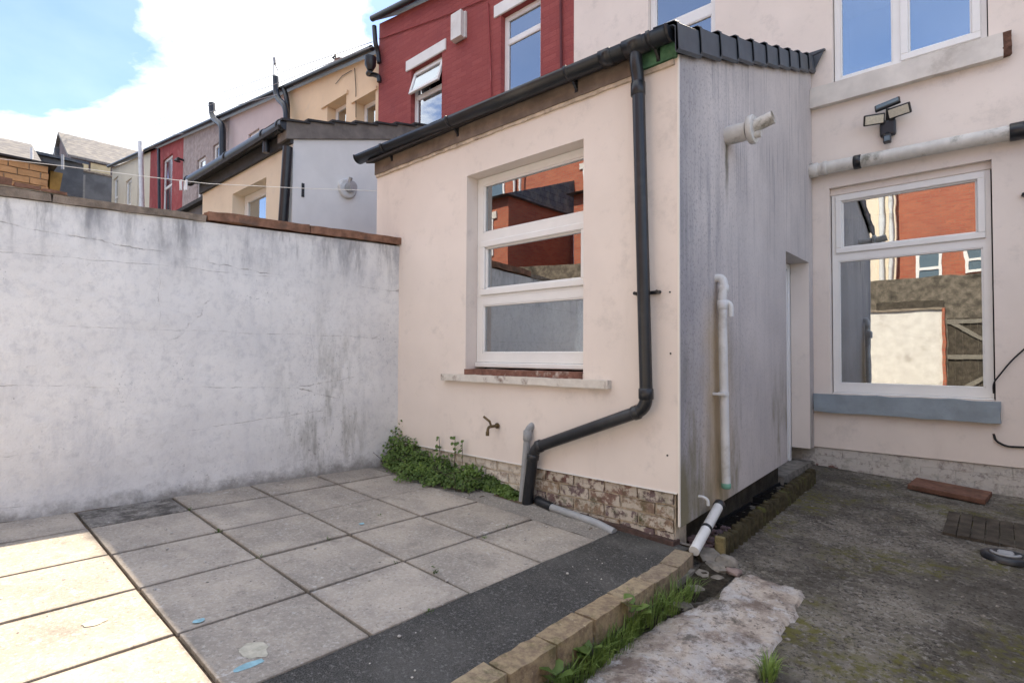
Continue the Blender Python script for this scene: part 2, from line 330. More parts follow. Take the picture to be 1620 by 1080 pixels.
def m_paintbrick():
    t = NT('red_painted_brick'); x, y, z = t.xyz()
    cb = t.n('ShaderNodeCombineXYZ'); t.l(x, cb.inputs[0]); t.l(t.m_('ADD', z, 0.), cb.inputs[1])
    q = t.n('ShaderNodeTexBrick'); q.offset = .5; t.l(cb.outputs[0], q.inputs[0]); q.inputs['Scale'].default_value = 1; q.inputs['Brick Width'].default_value = .30; q.inputs['Row Height'].default_value = .10; q.inputs['Mortar Size'].default_value = .010; q.inputs['Mortar Smooth'].default_value = .5
    q.inputs['Color1'].default_value = (.30, .070, .066, 1); q.inputs['Color2'].default_value = (.345, .088, .080, 1); q.inputs['Mortar'].default_value = (.285, .068, .064, 1)
    c = t.mix(t.ramp(t.noise(2, 7, .65), .45, .75, 0, .5), q.outputs[0], (.24, .06, .065))
    c = t.mix(t.ramp(t.noise(9, 7, .75), .62, .75, 0, .35), c, (.45, .16, .14))
    b = t.bump(t.m_('SUBTRACT', 1., q.outputs[1]), .45, .010); t.bump(t.noise(22, 5, .7), .7, .02, b); return t.fin(c, .8, .25)
REDB = m_paintbrick()
def m_redbrick():
    t = NT('red_brick'); x, y, z = t.xyz()
    cb = t.n('ShaderNodeCombineXYZ'); t.l(t.m_('ADD', x, y), cb.inputs[0]); t.l(z, cb.inputs[1])
    q = t.n('ShaderNodeTexBrick'); q.offset = .5; t.l(cb.outputs[0], q.inputs[0]); q.inputs['Scale'].default_value = 1; q.inputs['Brick Width'].default_value = .30; q.inputs['Row Height'].default_value = .10; q.inputs['Mortar Size'].default_value = .010
    q.inputs['Color1'].default_value = (.36, .10, .06, 1); q.inputs['Color2'].default_value = (.42, .14, .08, 1); q.inputs['Mortar'].default_value = (.30, .16, .11, 1)
    c = t.mix(t.ramp(t.noise(1, 6), .4, .8, 0, .4), q.outputs[0], (.22, .09, .07)); return t.fin(c, .85, .2)
BRICKRED = m_redbrick()
def m_slate(name, col):
    t = NT(name); x, y, z = t.xyz(); cb = t.n('ShaderNodeCombineXYZ'); t.l(t.m_('ADD', y, x), cb.inputs[0]); t.l(z, cb.inputs[1])
    q = t.n('ShaderNodeTexBrick'); t.l(cb.outputs[0], q.inputs[0]); q.inputs['Scale'].default_value = 1; q.inputs['Brick Width'].default_value = .45; q.inputs['Row Height'].default_value = .26; q.inputs['Mortar Size'].default_value = .012
    q.inputs['Color1'].default_value = col+(1,); q.inputs['Color2'].default_value = tuple(x*.8 for x in col)+(1,); q.inputs['Mortar'].default_value = tuple(x*.4 for x in col)+(1,)
    t.bump(t.m_('SUBTRACT', 1., q.outputs[1]), .6, .03); return t.fin(t.mix(t.ramp(t.noise(3, 6), .4, .7, 0, .4), q.outputs[0], (.30, .27, .22)), .7, .3)
SLATE = m_slate('grey_slate', (.17, .16, .155)); SLATED = m_slate('dark_slate', (.10, .115, .14))
UPVC = plain('white_upvc', (.80, .79, .77), .35, .03, 4, .0, .5)
UPVCC = plain('cream_upvc', (.80, .74, .66), .4, .03, 4, 0, .5)
STONEW = plain('white_painted_stone', (.66, .62, .57), .8, .1, 5, .3, .25, dirt=((.30, .26, .22), .5))
STONEF = plain('flaking_stone_paint', (.66, .62, .56), .85, .08, 17, .4, .2, dirt=((.14, .075, .05), .95))
SILLTOP = plain('peeling_sill_paint', (.20, .10, .075), .85, .3, 18, .5, .2, dirt=((.62, .57, .50), .9))
STONEB = plain('blue_grey_painted_stone', (.27, .315, .35), .75, .1, 6, .4, .3, dirt=((.18, .20, .21), .5))
BLACKP = plain('black_plastic', (.014, .016, .020), .32, .25, 5, .03, .5, dirt=((.07, .07, .07), .35))
BLACKT = plain('black_verge_plastic', (.050, .060, .074), .5, .2, 6, .05, .45, dirt=((.08, .085, .09), .4))
WPIPE = plain('grubby_white_plastic', (.66, .66, .65), .45, .08, 6, .05, .45, dirt=((.28, .25, .20), .6))
WPIPED = plain('mossy_white_plastic', (.62, .60, .56), .55, .1, 9, .1, .4, dirt=((.10, .095, .06), .9))
GPIPE = plain('grey_plastic', (.33, .34, .35), .5, .1, 7, .05, .4, dirt=((.16, .15, .13), .6))
GREENP = plain('green_plastic', (.16, .36, .27), .5, .1, 7, 0, .4)
FASCIA = plain('weathered_brown_timber', (.20, .155, .125), .75, .3, 5, .35, .25, dirt=((.22, .18, .14), .55))
FASCIAG = plain('green_painted_timber', (.09, .21, .12), .7, .35, 12, .3, .25, dirt=((.28, .22, .15), .6))
BEDM = plain('peeling_cream_timber', (.62, .52, .41), .9, .2, 14, .6, .15, dirt=((.14, .09, .06), .9), bd=.012)
BRASS = plain('tarnished_brass', (.15, .11, .06), .5, .3, 30, .15, .5, metal=.7)
STEEL = plain('galvanised_steel', (.45, .46, .47), .45, .1, 20, .05, .5, metal=.8)
LOGM = plain('mossy_timber', (.062, .052, .030), .92, .4, 18, .7, .15, dirt=((.11, .115, .035), .9), bd=.01)
LOGE = plain('pale_timber_end', (.22, .18, .09), .9, .3, 20, .6, .15, dirt=((.08, .07, .03), .7), bd=.01)
SOIL = plain('dark_soil', (.018, .016, .014), .97, .4, 30, .9, .1, dirt=((.07, .06, .05), .4), bd=.02)
TRAY = plain('black_tray_plastic', (.010, .011, .013), .45, .3, 10, .1, .4)
PURP = plain('plum_slate_chippings', (.15, .105, .11), .85, .35, 12, .4, .25)
RUBBLE = plain('broken_concrete', (.28, .255, .22), .92, .3, 14, .8, .2, dirt=((.08, .075, .055), .85), bd=.015)
TERRA = plain('terracotta', (.165, .085, .060), .85, .3, 12, .5, .2, dirt=((.085, .062, .045), .8))
COPE1 = plain('coping_stone', (.29, .235, .185), .92, .3, 11, .7, .2, dirt=((.09, .075, .06), .85), bd=.015)
COPE2 = plain('red_coping_stone', (.27, .145, .095), .92, .3, 11, .7, .2, dirt=((.12, .09, .07), .8), bd=.015)
DWOOD = plain('dark_rotten_timber', (.075, .062, .048), .9, .4, 9, .6, .2, dirt=((.10, .085, .06), .7), bd=.01)
GREYR = plain('grey_render', (.76, .74, .71), .9, .05, 2, .2, .2)
DGREYR = plain('dark_grey_render', (.14, .14, .145), .9, .25, 1.2, .2, .2)
WGREYR = plain('old_cement_band', (.20, .175, .155), .92, .2, 6, .6, .2, dirt=((.10, .09, .085), .6))
TILED = plain('dark_roof_tile', (.045, .042, .042), .8, .3, 9, .3, .3)
YELL = m_cream('apricot_render', (.81, .61, .41), .15)
PINKR = m_cream('pale_pink_render', (.60, .50, .49), .2)
PEBB = plain('pebbledash', (.40, .335, .32), .95, .2, 5, .9, .2, dirt=((.27, .21, .20), .6), bd=.02)
REDR = plain('far_red_paint', (.33, .075, .075), .85, .15, 4, .2, .2, dirt=((.42, .20, .18), .5))
CREAMF = m_cream('far_cream_render', (.66, .60, .48), .2)
ORNG = plain('orange_painted_stone', (.60, .34, .16), .9, .2, 5, .6, .2, dirt=((.25, .12, .07), .7), bd=.02)
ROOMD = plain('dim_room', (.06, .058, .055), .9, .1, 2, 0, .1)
BLIND = plain('white_blind', (.62, .62, .60), .6, .05, 3, 0, .3)
STONEWALL = plain('rubble_stone', (.19, .16, .125), .92, .5, 5.5, .8, .2, dirt=((.05, .045, .035), .95), bd=.04)
EARTH = plain('pale_yard_ground', (.26, .24, .21), .95, .3, 2, .5, .1)
CABLE = plain('black_cable', (.015, .015, .016), .6, .1, 5, 0, .3)
WIRE = plain('grey_wire', (.40, .40, .41), .6, .1, 5, 0, .3)
LINEM = plain('white_cord', (.75, .74, .70), .7, .05, 5, 0, .3)
PAINTB = plain('pale_blue_paint_smear', (.27, .45, .50), .8, .2, 25, .1, .2)
PAINTC = plain('cream_paint_smear', (.48, .45, .36), .8, .2, 25, .1, .2)
LENS = plain('led_panel', (.62, .58, .47), .35, .12, 60, .2, .5)
SOLAR = plain('solar_panel', (.12, .17, .21), .15, .1, 40, 0, .6)
def m_leaf(name, a, b_):
    t = NT(name); c = t.mix(t.noise(40, 3), a, b_); c = t.mix(t.ramp(t.noise(5, 3), .4, .65, 0, .6), c, tuple(x*1.5 for x in b_))
    t.b.inputs['Subsurface Weight'].default_value = 0
    tr = t.n('ShaderNodeBsdfTranslucent'); t.put(tr.inputs[0], c); ms = t.n('ShaderNodeMixShader'); ms.inputs[0].default_value = .3
    m = t.fin(c, .5, .4); t.l(t.b.outputs[0], ms.inputs[1]); t.l(tr.outputs[0], ms.inputs[2]); t.l(ms.outputs[0], t.out.inputs[0]); return m
LEAF = m_leaf('ivy_leaf', (.045, .095, .020), (.13, .20, .045)); GRASS = m_leaf('grass_blade', (.07, .13, .03), (.18, .25, .06))
def m_glass():
    t = NT('window_glass'); t.t.nodes.remove(t.b)
    g = t.n('ShaderNodeBsdfGlossy'); g.inputs['Roughness'].default_value = 0.0; g.inputs[0].default_value = (.93, .97, 1, 1)
    tp = t.n('ShaderNodeBsdfTransparent'); tp.inputs[0].default_value = (.80, .84, .83, 1)
    fr = t.n('ShaderNodeFresnel'); fr.inputs[0].default_value = 1.7
    bp = t.n('ShaderNodeBump'); bp.inputs['Strength'].default_value = .02; bp.inputs['Distance'].default_value = .02; t.l(t.noise(2.6, 2, .5), bp.inputs['Height']); t.l(bp.outputs[0], g.inputs['Normal'])
    f = t.m_('ADD', t.m_('MULTIPLY', fr.outputs[0], 1.5), .30, True)
    ms = t.n('ShaderNodeMixShader'); t.l(f, ms.inputs[0]); t.l(tp.outputs[0], ms.inputs[1]); t.l(g.outputs[0], ms.inputs[2]); t.l(ms.outputs[0], t.out.inputs[0]); return t.m
GLASS = m_glass()

# ------------------------------------------------------------------ window builder (faces -Y)
def window(parent, x0, x1, z0, z1, yf, lights, fw=.06, m=None, room=True, dep=.07, roomdepth=1.6, sub=0, back=None):
    """outer frame x0..x1, z0..z1, outer face at yf; lights: (x0,x1,z0,z1,sash) glass openings"""
    m = m or UPVC; mb = MB()
    wallgrid(mb, x0, x1, z0, z1, [l[:4] for l in lights], yf, yf+dep)
    for lx0, lx1, lz0, lz1, sash in lights:
        b = .016
        if sash:      # opening casement: proud ring round the light
            e = sash
            for (a, b_, c, d) in ((lx0-e, lx1+e, lz1, lz1+e), (lx0-e, lx1+e, lz0-e, lz0), (lx0-e, lx0, lz0, lz1), (lx1, lx1+e, lz0, lz1)):
                mb.box(a, b_, yf-.022, yf+.004, c, d, .006)
        yy = yf+.004
        # glazing bead
        for (a, b_, c, d) in ((lx0, lx1, lz1-b, lz1+.002), (lx0, lx1, lz0-.002, lz0+b), (lx0-.002, lx0+b, lz0+b, lz1-b), (lx1-b, lx1+.002, lz0+b, lz1-b)):
            mb.box(a, b_, yy, yf+.03, c, d, .005)
    if sub: mb.box(x0-.005, x1+.005, yf-.03, yf+.05, z0-sub, z0-.003, .008)
    win = mb.build('window', m, parent)
    for lx0, lx1, lz0, lz1, sash in lights:
        g = MB().box(lx0-.003, lx1+.003, yf+.028, yf+.034, lz0-.003, lz1+.003); g.build('pane', GLASS, win)
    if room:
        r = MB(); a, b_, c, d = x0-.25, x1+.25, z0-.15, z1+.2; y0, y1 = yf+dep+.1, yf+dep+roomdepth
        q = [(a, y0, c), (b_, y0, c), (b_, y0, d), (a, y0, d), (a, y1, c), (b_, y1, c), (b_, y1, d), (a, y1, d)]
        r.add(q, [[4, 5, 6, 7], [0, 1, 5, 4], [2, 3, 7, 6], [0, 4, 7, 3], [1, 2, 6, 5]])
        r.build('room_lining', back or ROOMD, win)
    return win
def rough_box(mb, x0, x1, y0, y1, z0, z1, amp=.01, seg=.05, freq=6, seed=0):
    """box subdivided and knocked about"""
    bm = bmesh.new(); bmesh.ops.create_cube(bm, size=1)
    for q in bm.verts: q.co = Vector((x0+(q.co.x+.5)*(x1-x0), y0+(q.co.y+.5)*(y1-y0), z0+(q.co.z+.5)*(z1-z0)))
    for ax, ln in enumerate((x1-x0, y1-y0, z1-z0)):
        c = max(0, min(60, int(ln/seg)-1))
        if c:
            es = [e for e in bm.edges if abs((e.verts[0].co-e.verts[1].co).normalized()[ax]) > .99]
            bmesh.ops.subdivide_edges(bm, edges=es, cuts=c, use_grid_fill=True)
    for q in bm.verts:
        p_ = q.co*freq + Vector((seed*3.1, seed*1.7, seed)); q.co += Vector((mn.noise(p_), mn.noise(p_+Vector((9, 0, 0))), mn.noise(p_+Vector((0, 9, 0)))))*amp
    bm.verts.index_update(); mb.add([q.co.copy() for q in bm.verts], [[q.index for q in f.verts] for f in bm.faces]); bm.free(); return mb
def brick_mesh(name, l, h, d, m, seed, amp=.006):
    mb = MB(); rough_box(mb, -l/2, l/2, 0, d, -h/2, h/2, amp, .035, 14, seed)
    me = bpy.data.meshes.new(name); me.from_pydata(mb.v, [], mb.f); me.materials.append(m)
    bm = bmesh.new(); bm.from_mesh(me); bmesh.ops.recalc_face_normals(bm, faces=bm.faces); bm.to_mesh(me); bm.free(); return me
def place(name, me, parent, loc, rot=(0, 0, 0), sc=(1, 1, 1)):
    o = bpy.data.objects.new(name, me); COL.objects.link(o); o.parent = parent
    off = ORG.get(parent.name, Vector()) if parent else Vector()
    o.location = Vector(loc)-off; o.rotation_euler = rot; o.scale = sc; ORG[o.name] = Vector(loc); return o

# ================================================================== SETTING
S = lambda o, **k: tag(o, kind='structure', **k)
g = MB(); g.add([(-400, -400, -.5), (400, -400, -.5), (400, 400, -.5), (-400, 400, -.5)], [[0, 1, 2, 3]])
S(g.build('ground', EARTH))
# ---- concrete yard (right of the kerb)
def grid(x0, x1, y0, y1, st, zf, keep=None, skirt=None):
    nx, ny = int((x1-x0)/st), int((y1-y0)/st); mb = MB(); vs = []
    for j in range(ny+1):
        for i in range(nx+1):
            x = x0+(x1-x0)*i/nx; y = y0+(y1-y0)*j/ny; vs.append((x, y, zf(x, y)))
    fs = []
    for j in range(ny):
        for i in range(nx):
            q = [j*(nx+1)+i, j*(nx+1)+i+1, (j+1)*(nx+1)+i+1, (j+1)*(nx+1)+i]
            if keep is None or keep(sum(vs[k][0] for k in q)/4, sum(vs[k][1] for k in q)/4): fs.append(q)
    mb.add(vs, fs, True); return mb
def yz(x, y):
    z = yard_z(x, y) + .010*fbm(x*2.2, y*2.2) + .006*fbm(x*11, y*11, 3)
    # broken gully between kerb and concrete
    gx = min(1, max(0, (x+1.47)/.30)); gy = min(1, max(0, (3.75-y)/.5))
    return z - .055*(1-gx)**1.3*gy
ya = grid(-1.75, 2.6, -3.2, 7.24, .045, yz); S(ya.build('yard_concrete', YARD))
PADP = [onZ(x, y, -.07) for x, y in ((1128, 945), (1150, 915), (1178, 906), (1232, 921), (1284, 934), (1262, 968), (1240, 1002), (1216, 1042), (1190, 1120), (1150, 1300), (850, 1300), (868, 1085), (925, 1045), (962, 1012), (1015, 980), (1075, 956))]
def inside(x, y, P):
    c = False; n = len(P)
    for i in range(n):
        a, b = P[i], P[i-1]
        if (a.y > y) != (b.y > y) and x < (b.x-a.x)*(y-a.y)/(b.y-a.y)+a.x: c = not c
    return c
def padin(x, y): return inside(x+.02*fbm(x*9, y*9, 1), y+.03*fbm(x*9, y*9, 7), PADP)
def padz(x, y):
    n = sum(padin(x+dx, y+dy) for dx, dy in ((.02, 0), (-.02, 0), (0, .02), (0, -.02)))
    return yz(x, y) + (.022 + .006*fbm(x*7, y*7, 5) if n == 4 else -.02)
xs = [q.x for q in PADP]; ys = [q.y for q in PADP]
S(grid(min(xs)-.05, max(xs)+.05, max(.4, min(ys)-.05), max(ys)+.05, .016, padz, padin).build('concrete_pad', PAD))
# ---- patio bed, slabs, tarmac strip
def pz(x, y): return patio_z(x, y)
pb = grid(-5.2, -1.55, -3.2, 3.70, .08, lambda x, y: pz(x, y)-.017+.004*fbm(x*9, y*9)+(max(0, (y-3.28))*.12 if x < -2.2 else 0)+max(0, -4.93-x)*.25)
patio = S(pb.build('patio', plain('sandy_joint_fill', (.155, .115, .08), .95, .4, 22, .8, .1, dirt=((.05, .045, .03), .7), bd=.01)))
ta = grid(-2.13, -1.60, -3.2, 3.60, .05, lambda x, y: pz(x, y)-.004+.003*fbm(x*4, y*4)); S(ta.build('tarmac_strip', TAR))
TILT = Vector((0, 0, 1)).rotation_difference(Vector((-PB, -PC, 1)).normalized()).to_euler()
X0, SX, Y0, SY = -4.540, .610, .793, .611
def slabmesh(lx, ly, m):
    mb = MB(); mb.box(-lx/2, lx/2, -ly/2, ly/2, -.045, 0, .005, seg=2)
    me = bpy.data.meshes.new('paving_slab'); me.from_pydata(mb.v, [], mb.f); me.materials.append(m); return me
J = .019
rows = [(Y0+SY*k, Y0+SY*(k+1)) for k in range(-6, 4)]
cols = [(-5.03, X0), (X0, X0+SX), (X0+SX, X0+2*SX), (X0+2*SX, X0+3*SX), (X0+3*SX, -2.115)]
cache = {}
for k, (ya_, yb_) in enumerate(rows):
    for i, (xa, xb) in enumerate(cols):
        dark = (k == 6 and i == 0)
        key = (round(xb-xa, 3), dark)
        if key not in cache: cache[key] = slabmesh(xb-xa-J, yb_-ya_-J, SLABD if dark else SLAB)
        x = (xa+xb)/2; y = (ya_+yb_)/2
        place('paving_slab', cache[key], patio, (x, y, pz(x, y)+random.uniform(-.002, .003)), (TILT.x+random.uniform(-.006, .006), TILT.y+random.uniform(-.006, .006), TILT.z+random.uniform(-.006, .006)))
# cement fillet between the last slabs and the plinth
fl = grid(-4.95, -1.62, 3.235, 3.66, .03, lambda x, y: pz(x, y)-.006+.008*fbm(x*6, y*6)+max(0, y-3.34)*.12*(1 if x < -2.2 else .15)-(.04 if -3.35 < x < -2.95 and y > 3.45 else 0), lambda x, y: x < -2.12 or y > 3.62)
fo = S(fl.build('cement_fillet', m_slab('cement_fillet', (.26, .235, .20), (.28, .25, .215))))
# paint smears on the slabs
def smear(px, py, rx, ry, m, seed):
    c = onZ(px, py, .08)
    for _ in range(4): c = onZ(px, py, pz(c.x, c.y))
    mb = MB(); n = 22; vs = []
    for k in range(n):
        a = k*2*math.pi/n; q = 1+.35*mn.noise(Vector((math.cos(a)*1.6, math.sin(a)*1.6, seed)))
        x, y = c.x+math.cos(a)*rx*q, c.y+math.sin(a)*ry*q; vs.append((x, y, pz(x, y)+.0055))
    mb.add(vs, [list(range(n))]); mb.build('paint_smear', m, patio)
smear(393, 1054, .022, .06, PAINTB, 1); smear(402, 1030, .07, .05, PAINTC, 2); smear(314, 983, .02, .025, PAINTB, 5); smear(572, 829, .02, .02, PAINTB, 8); smear(150, 985, .03, .05, PAINTC, 4)

# ---- brick kerb
kb = thing('brick_kerb', 'low kerb of buff bricks edging the dark tarmac strip above the concrete yard', 'kerb', (-1.548, 1, 0))
kme = [None]*4
for s_ in range(4):
    mb = MB(); rough_box(mb, -.062, .062, -.147, .147, -.12, 0, .006, .03, 14, s_)
    me = bpy.data.meshes.new('brick'); me.from_pydata(mb.v, [], mb.f); me.materials.append(KERB); kme[s_] = me
    bm = bmesh.new(); bm.from_mesh(me); bmesh.ops.recalc_face_normals(bm, faces=bm.faces); bm.to_mesh(me); bm.free()
y = 3.34
k = 0
while y > -3:
    place('brick', kme[k % 4], kb, (-1.548+random.uniform(-.006, .006)-(.03 if k == 0 else 0), y, pz(-1.55, y)+.006+random.uniform(-.003, .004)), (0, random.uniform(-.02, .02), random.uniform(-.03, .03)+(.1 if k == 0 else 0)))
    y -= .311; k += 1
mb = MB(); rough_box(mb, -1.60, -1.497, -3.1, 3.44, -.30, -.055, .012, .06, 9, 3); mb.build('bedding_course', RUBBLE, kb)

# ================================================================== BOUNDARY WALL
bw = thing('boundary_wall', 'tall white rough rendered boundary wall with grey stains beside the patio', 'wall', (-5.1, .3, .1))
def wx(y): return -5.035+.028*y
mb = MB(); n = 90; nzv = 34; vs = []
def wtop(y): return 2.385 + .045*max(0, y-.3)
for j in range(nzv+1):
    for i in range(n+1):
        y = -3.2+(3.60+3.2)*i/n; zb = -.1; z = zb+(wtop(y)-zb)*j/nzv
        vs.append((wx(y)+.010*fbm(y*1.3, z*1.3, 2)+.004*fbm(y*7, z*7, 9)+(.02*max(0, 1-(z-.15)/.18) if z < .33 else 0), y, z))
mb.add(vs, [[j*(n+1)+i, j*(n+1)+i+1, (j+1)*(n+1)+i+1, (j+1)*(n+1)+i] for j in range(nzv) for i in range(n)], True)
mb.add([(-5.27, -3.2, -.1), (-5.27, 3.60, -.1), (-5.27, 3.60, wtop(3.6)), (-5.27, -3.2, wtop(-3.2)), (wx(-3.2), -3.2, -.1), (wx(-3.2), -3.2, wtop(-3.2)), (wx(3.6), 3.6, wtop(3.6)), (wx(3.6), 3.6, -.1)], [[0, 1, 2, 3], [0, 3, 5, 4], [3, 2, 6, 5], [1, 7, 6, 2]])
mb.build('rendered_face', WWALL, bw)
cs = [-3.2, -2.3, -1.2, -.35, .62, 1.62, 2.52, 3.585]
for i in range(len(cs)-1):
    a, b = cs[i], cs[i+1]; red = a >= 1.5; h = .075 if red else .055
    mb = MB(); rough_box(mb, 0, 1, a+.006, b-.006, 0, h, .012, .07, 7, i)
    vs = []
    for (x, y, z) in mb.v: vs.append((-5.30+x*(5.30+wx(y)+(.035 if red else .02)), y, wtop(y)+z+.004+(.015 if red else 0)))
    mb.v = vs; mb.build('coping_stone', COPE2 if red else COPE1, bw)

# ================================================================== REAR EXTENSION
YF, XS, YM, XL = 3.567, -1.66, 7.2, -5.385
ex = thing('rear_extension', 'single storey cream rendered rear extension with lean-to roof and grey stained side', 'extension', (-3.5, 5.3, 0))
KX0, KX1, KZ0, KZ1 = -3.845, -2.470, 1.19, 3.078
mb = MB(); wallgrid(mb, XL, XS-.011, .378, 3.47, [(KX0, KX1, KZ0, KZ1)], YF, YF+.26)
mb.build('front_wall', CREAM, ex)
def sbot(y): return .142+(y-YF)*(.245-.142)/(6.1-YF)
def stop_(y): return 3.462+(y-YF)*.3615
mb = MB(); DY0, DY1, DZ = 6.10, 7.03, 2.44
us = [YF-.002+(YM-YF)*i/1 for i in range(2)]
wallgrid(mb, YF-.003, YF+.262, .142, 3.46, [], XS, XS-.010, 'X', topf=stop_, botf=sbot); wallgrid(mb, YF+.262, YM-.01, .142, 3.46, [(DY0, DY1, .142, DZ)], XS, XS-.24, 'X', topf=stop_, botf=lambda y: sbot(y) if y < 6.5 else .262)
mb.build('side_wall', SIDE, ex)
# corner bead
mb = MB(); mb.box(XS-.0115, XS+.0015, YF-.006, YF+.010, .15, 3.46); mb.build('corner_bead', UPVCC, ex)
mb = MB(); mb.box(XL, XS-.02, YF-.004, YF+.01, .370, .379); mb.build('base_bead', UPVC, ex)
# door reveal + door
mb = MB(); mb.box(-2.3, XS-.30, DY0-.3, DY1+.1, -.02, DZ+.2); door = mb.build('doorway_backing', ROOMD, ex)
mb = MB()
for (a, b) in ((DY0+.002, DY0+.07), (DY1-.075, DY1-.005)): mb.box(XS-.27, XS-.205, a, b, .10, DZ-.004, .006)
mb.box(XS-.27, XS-.205, DY0+.07, DY1-.075, DZ-.08, DZ-.004, .006); mb.box(XS-.26, XS-.22, DY0+.07, DY1-.075, .12, DZ-.08, .004)
dr = mb.build('door', UPVC, ex)
MB().box(XS-.218, XS-.19, DY0+.12, DY0+.15, 1.05, 1.22, .01).build('handle', STEEL, dr)
mb = MB(); mb.box(XS-.20, XS-.004, DY1-.012, DY1+.03, .262, DZ+.002); mb.build('door_jamb', CREAM, ex)
mb = MB(); rough_box(mb, XS-.23, XS-.01, DY0-.1, YM-.005, -.1, .10, .01, .06, 8, 4); mb.build('door_step', RUBBLE, ex)
# carcass behind the render (hidden masonry)
mb = MB(); mb.box(XL+.02, XL+.25, YF+.26, YM-.01, -.1, 3.45); mb.build('inner_masonry', MORTAR, ex)
# plinth of old bricks
mb = MB(); mb.box(XL, XS-.045, YF+.032, YF+.2, -.15, .374); pl_ = mb.build('plinth', MORTAR, ex)
bms = [brick_mesh('brick', .272, .079, .05, BRICK, s_, .007) for s_ in range(4)]; bws = [brick_mesh('brick', .272, .079, .05, BRICKW, s_+5, .009) for s_ in range(4)]
course = .092
for c_ in range(5):
    z = .378-.012-course*(c_+.5)+.004; x = XS-.05-.14-(.145 if c_ % 2 else 0)
    if c_ % 2:
        place('brick', random.choice(bms), pl_, (XS-.05-.066, YF+.018, z), (0, 0, random.uniform(-.02, .02)), (.47, 1, 1))
    while x > -5.0:
        pz_ = pz(x, 3.5)
        if z > pz_-.06:
            wv = x < -2.95+.35*mn.noise(Vector((x*1.5, z*4, 3)))
            d = .016+random.uniform(-.006, .006) + (.006 if wv else 0)
            place('brick', random.choice(bws if wv else bms), pl_, (x, YF+d, z+random.uniform(-.003, .003)), (random.uniform(-.02, .02), random.uniform(-.015, .015), random.uniform(-.02, .02)), (random.uniform(.97, 1.0), 1, random.uniform(.94, 1.03)))
        x -= .287
mb = MB(); rough_box(mb, -2.5, XS-.03, YF-.035, YF+.06, -.06, .055, .010, .05, 8, 2)
mb.v = [(x, y, z+(pz(x, y)-.03)) for x, y, z in mb.v]; mb.build('brick_footing', plain('dirty_red_brick', (.105, .068, .058), .9, .35, 14, .7, .2, dirt=((.07, .06, .05), .8), bd=.01), ex)
# side plinth
mb = MB(); rough_box(mb, XS-.16, XS-.055, YF+.05, DY0-.12, -.25, .26, .008, .08, 8, 7); mb.build('side_plinth', plain('damp_masonry', (.055, .048, .038), .95, .4, 9, .8, .15, dirt=((.09, .09, .05), .6), bd=.015), ex)
# kitchen window
kw = window(ex, -3.842, -2.472, 1.262, 3.074, 3.715, [(-3.762, -2.552, 2.527, 3.005, 0), (-3.727, -2.587, 1.972, 2.383, .058), (-3.762, -2.552, 1.348, 1.820, 0)], sub=.05, roomdepth=1.9)
MB().box(-3.842, -2.472, 3.712, 3.74, 1.888, 1.915, .006).build('transom', UPVC, kw)
mb = MB(); rough_box(mb, -4.145, -2.21, YF-.055, YF+.03, 1.078, 1.143, .006, .05, 9, 1); sl = mb.build('window_sill', STONEF, ex)
mb = MB(); rough_box(mb, KX0+.004, KX1-.004, YF-.02, 3.75, 1.13, 1.196, .006, .04, 10, 6); mb.build('sill_top', SILLTOP, sl)
# roof: sheathing and courses of tiles, verge caps, fascia
RS = .3615; ang = math.atan(RS)
def rz(y): return 3.462+(y-YF)*RS
mb = MB()
mb.prism([(XL-.02, YF+.01, rz(YF)+.02), (XL-.02, YM-.004, rz(YM)+.02), (XL-.02, YM-.004, rz(YM)+.09), (XL-.02, YF+.01, rz(YF)+.09)], (XS+.0-XL, 0, 0)); roof = mb.build('roof', TILED, ex)
for i in range(11):
    y0 = 3.44+i*.34; y1 = min(y0+.40, YM-.006); mb = MB()
    mb.prism([(XL-.04, y0, rz(y0)+.125), (XL-.04, y1, rz(y1)+.095), (XL-.04, y1, rz(y1)+.115), (XL-.04, y0, rz(y0)+.150)], (XS-.02-XL+.04, 0, 0)); mb.build('tile_course', TILED, roof)
nv = 10; y0 = 3.435; dl = (YM+.05-3.435)/nv
for i in range(nv):
    a = y0+i*dl; b = a+dl+.045; mb = MB(); lift = .012
    x0, x1 = XS-.13, XS+.055
    # cap profile: side cheek with rolled lower edge + top flange
    prof = [(x1-.012, -.02), (x1+.004, .0), (x1, .10), (x1-.006, .185), (x1-.03, .205), (x0, .215), (x0, .19), (x1-.04, .178), (x1-.022, .16), (x1-.02, .0)]
    A = [Vector((px_, a, rz(a)+pz_+lift+(.0 if k > 1 else .0))) for k, (px_, pz_) in enumerate(prof)]
    B = [Vector((px_-(.010 if px_ > x0+.05 else 0), b, rz(b)+pz_-.012)) for (px_, pz_) in prof]
    n_ = len(prof); mb.add(A+B, [list(range(n_))[::-1], [n_+k for k in range(n_)]]+[[k, (k+1) % n_, n_+(k+1) % n_, n_+k] for k in range(n_)])
    # raised lip at the front edge
    mb.add([q+Vector((.006 if q.x > x0+.05 else 0, 0, .004)) for q in A]+[q+Vector((.006 if q.x > x0+.05 else 0, .022, .004+.022*RS)) for q in A], [list(range(n_))[::-1], [n_+k for k in range(n_)]]+[[k, (k+1) % n_, n_+(k+1) % n_, n_+k] for k in range(n_)])
    mb.build('verge_cap', BLACKT, roof)
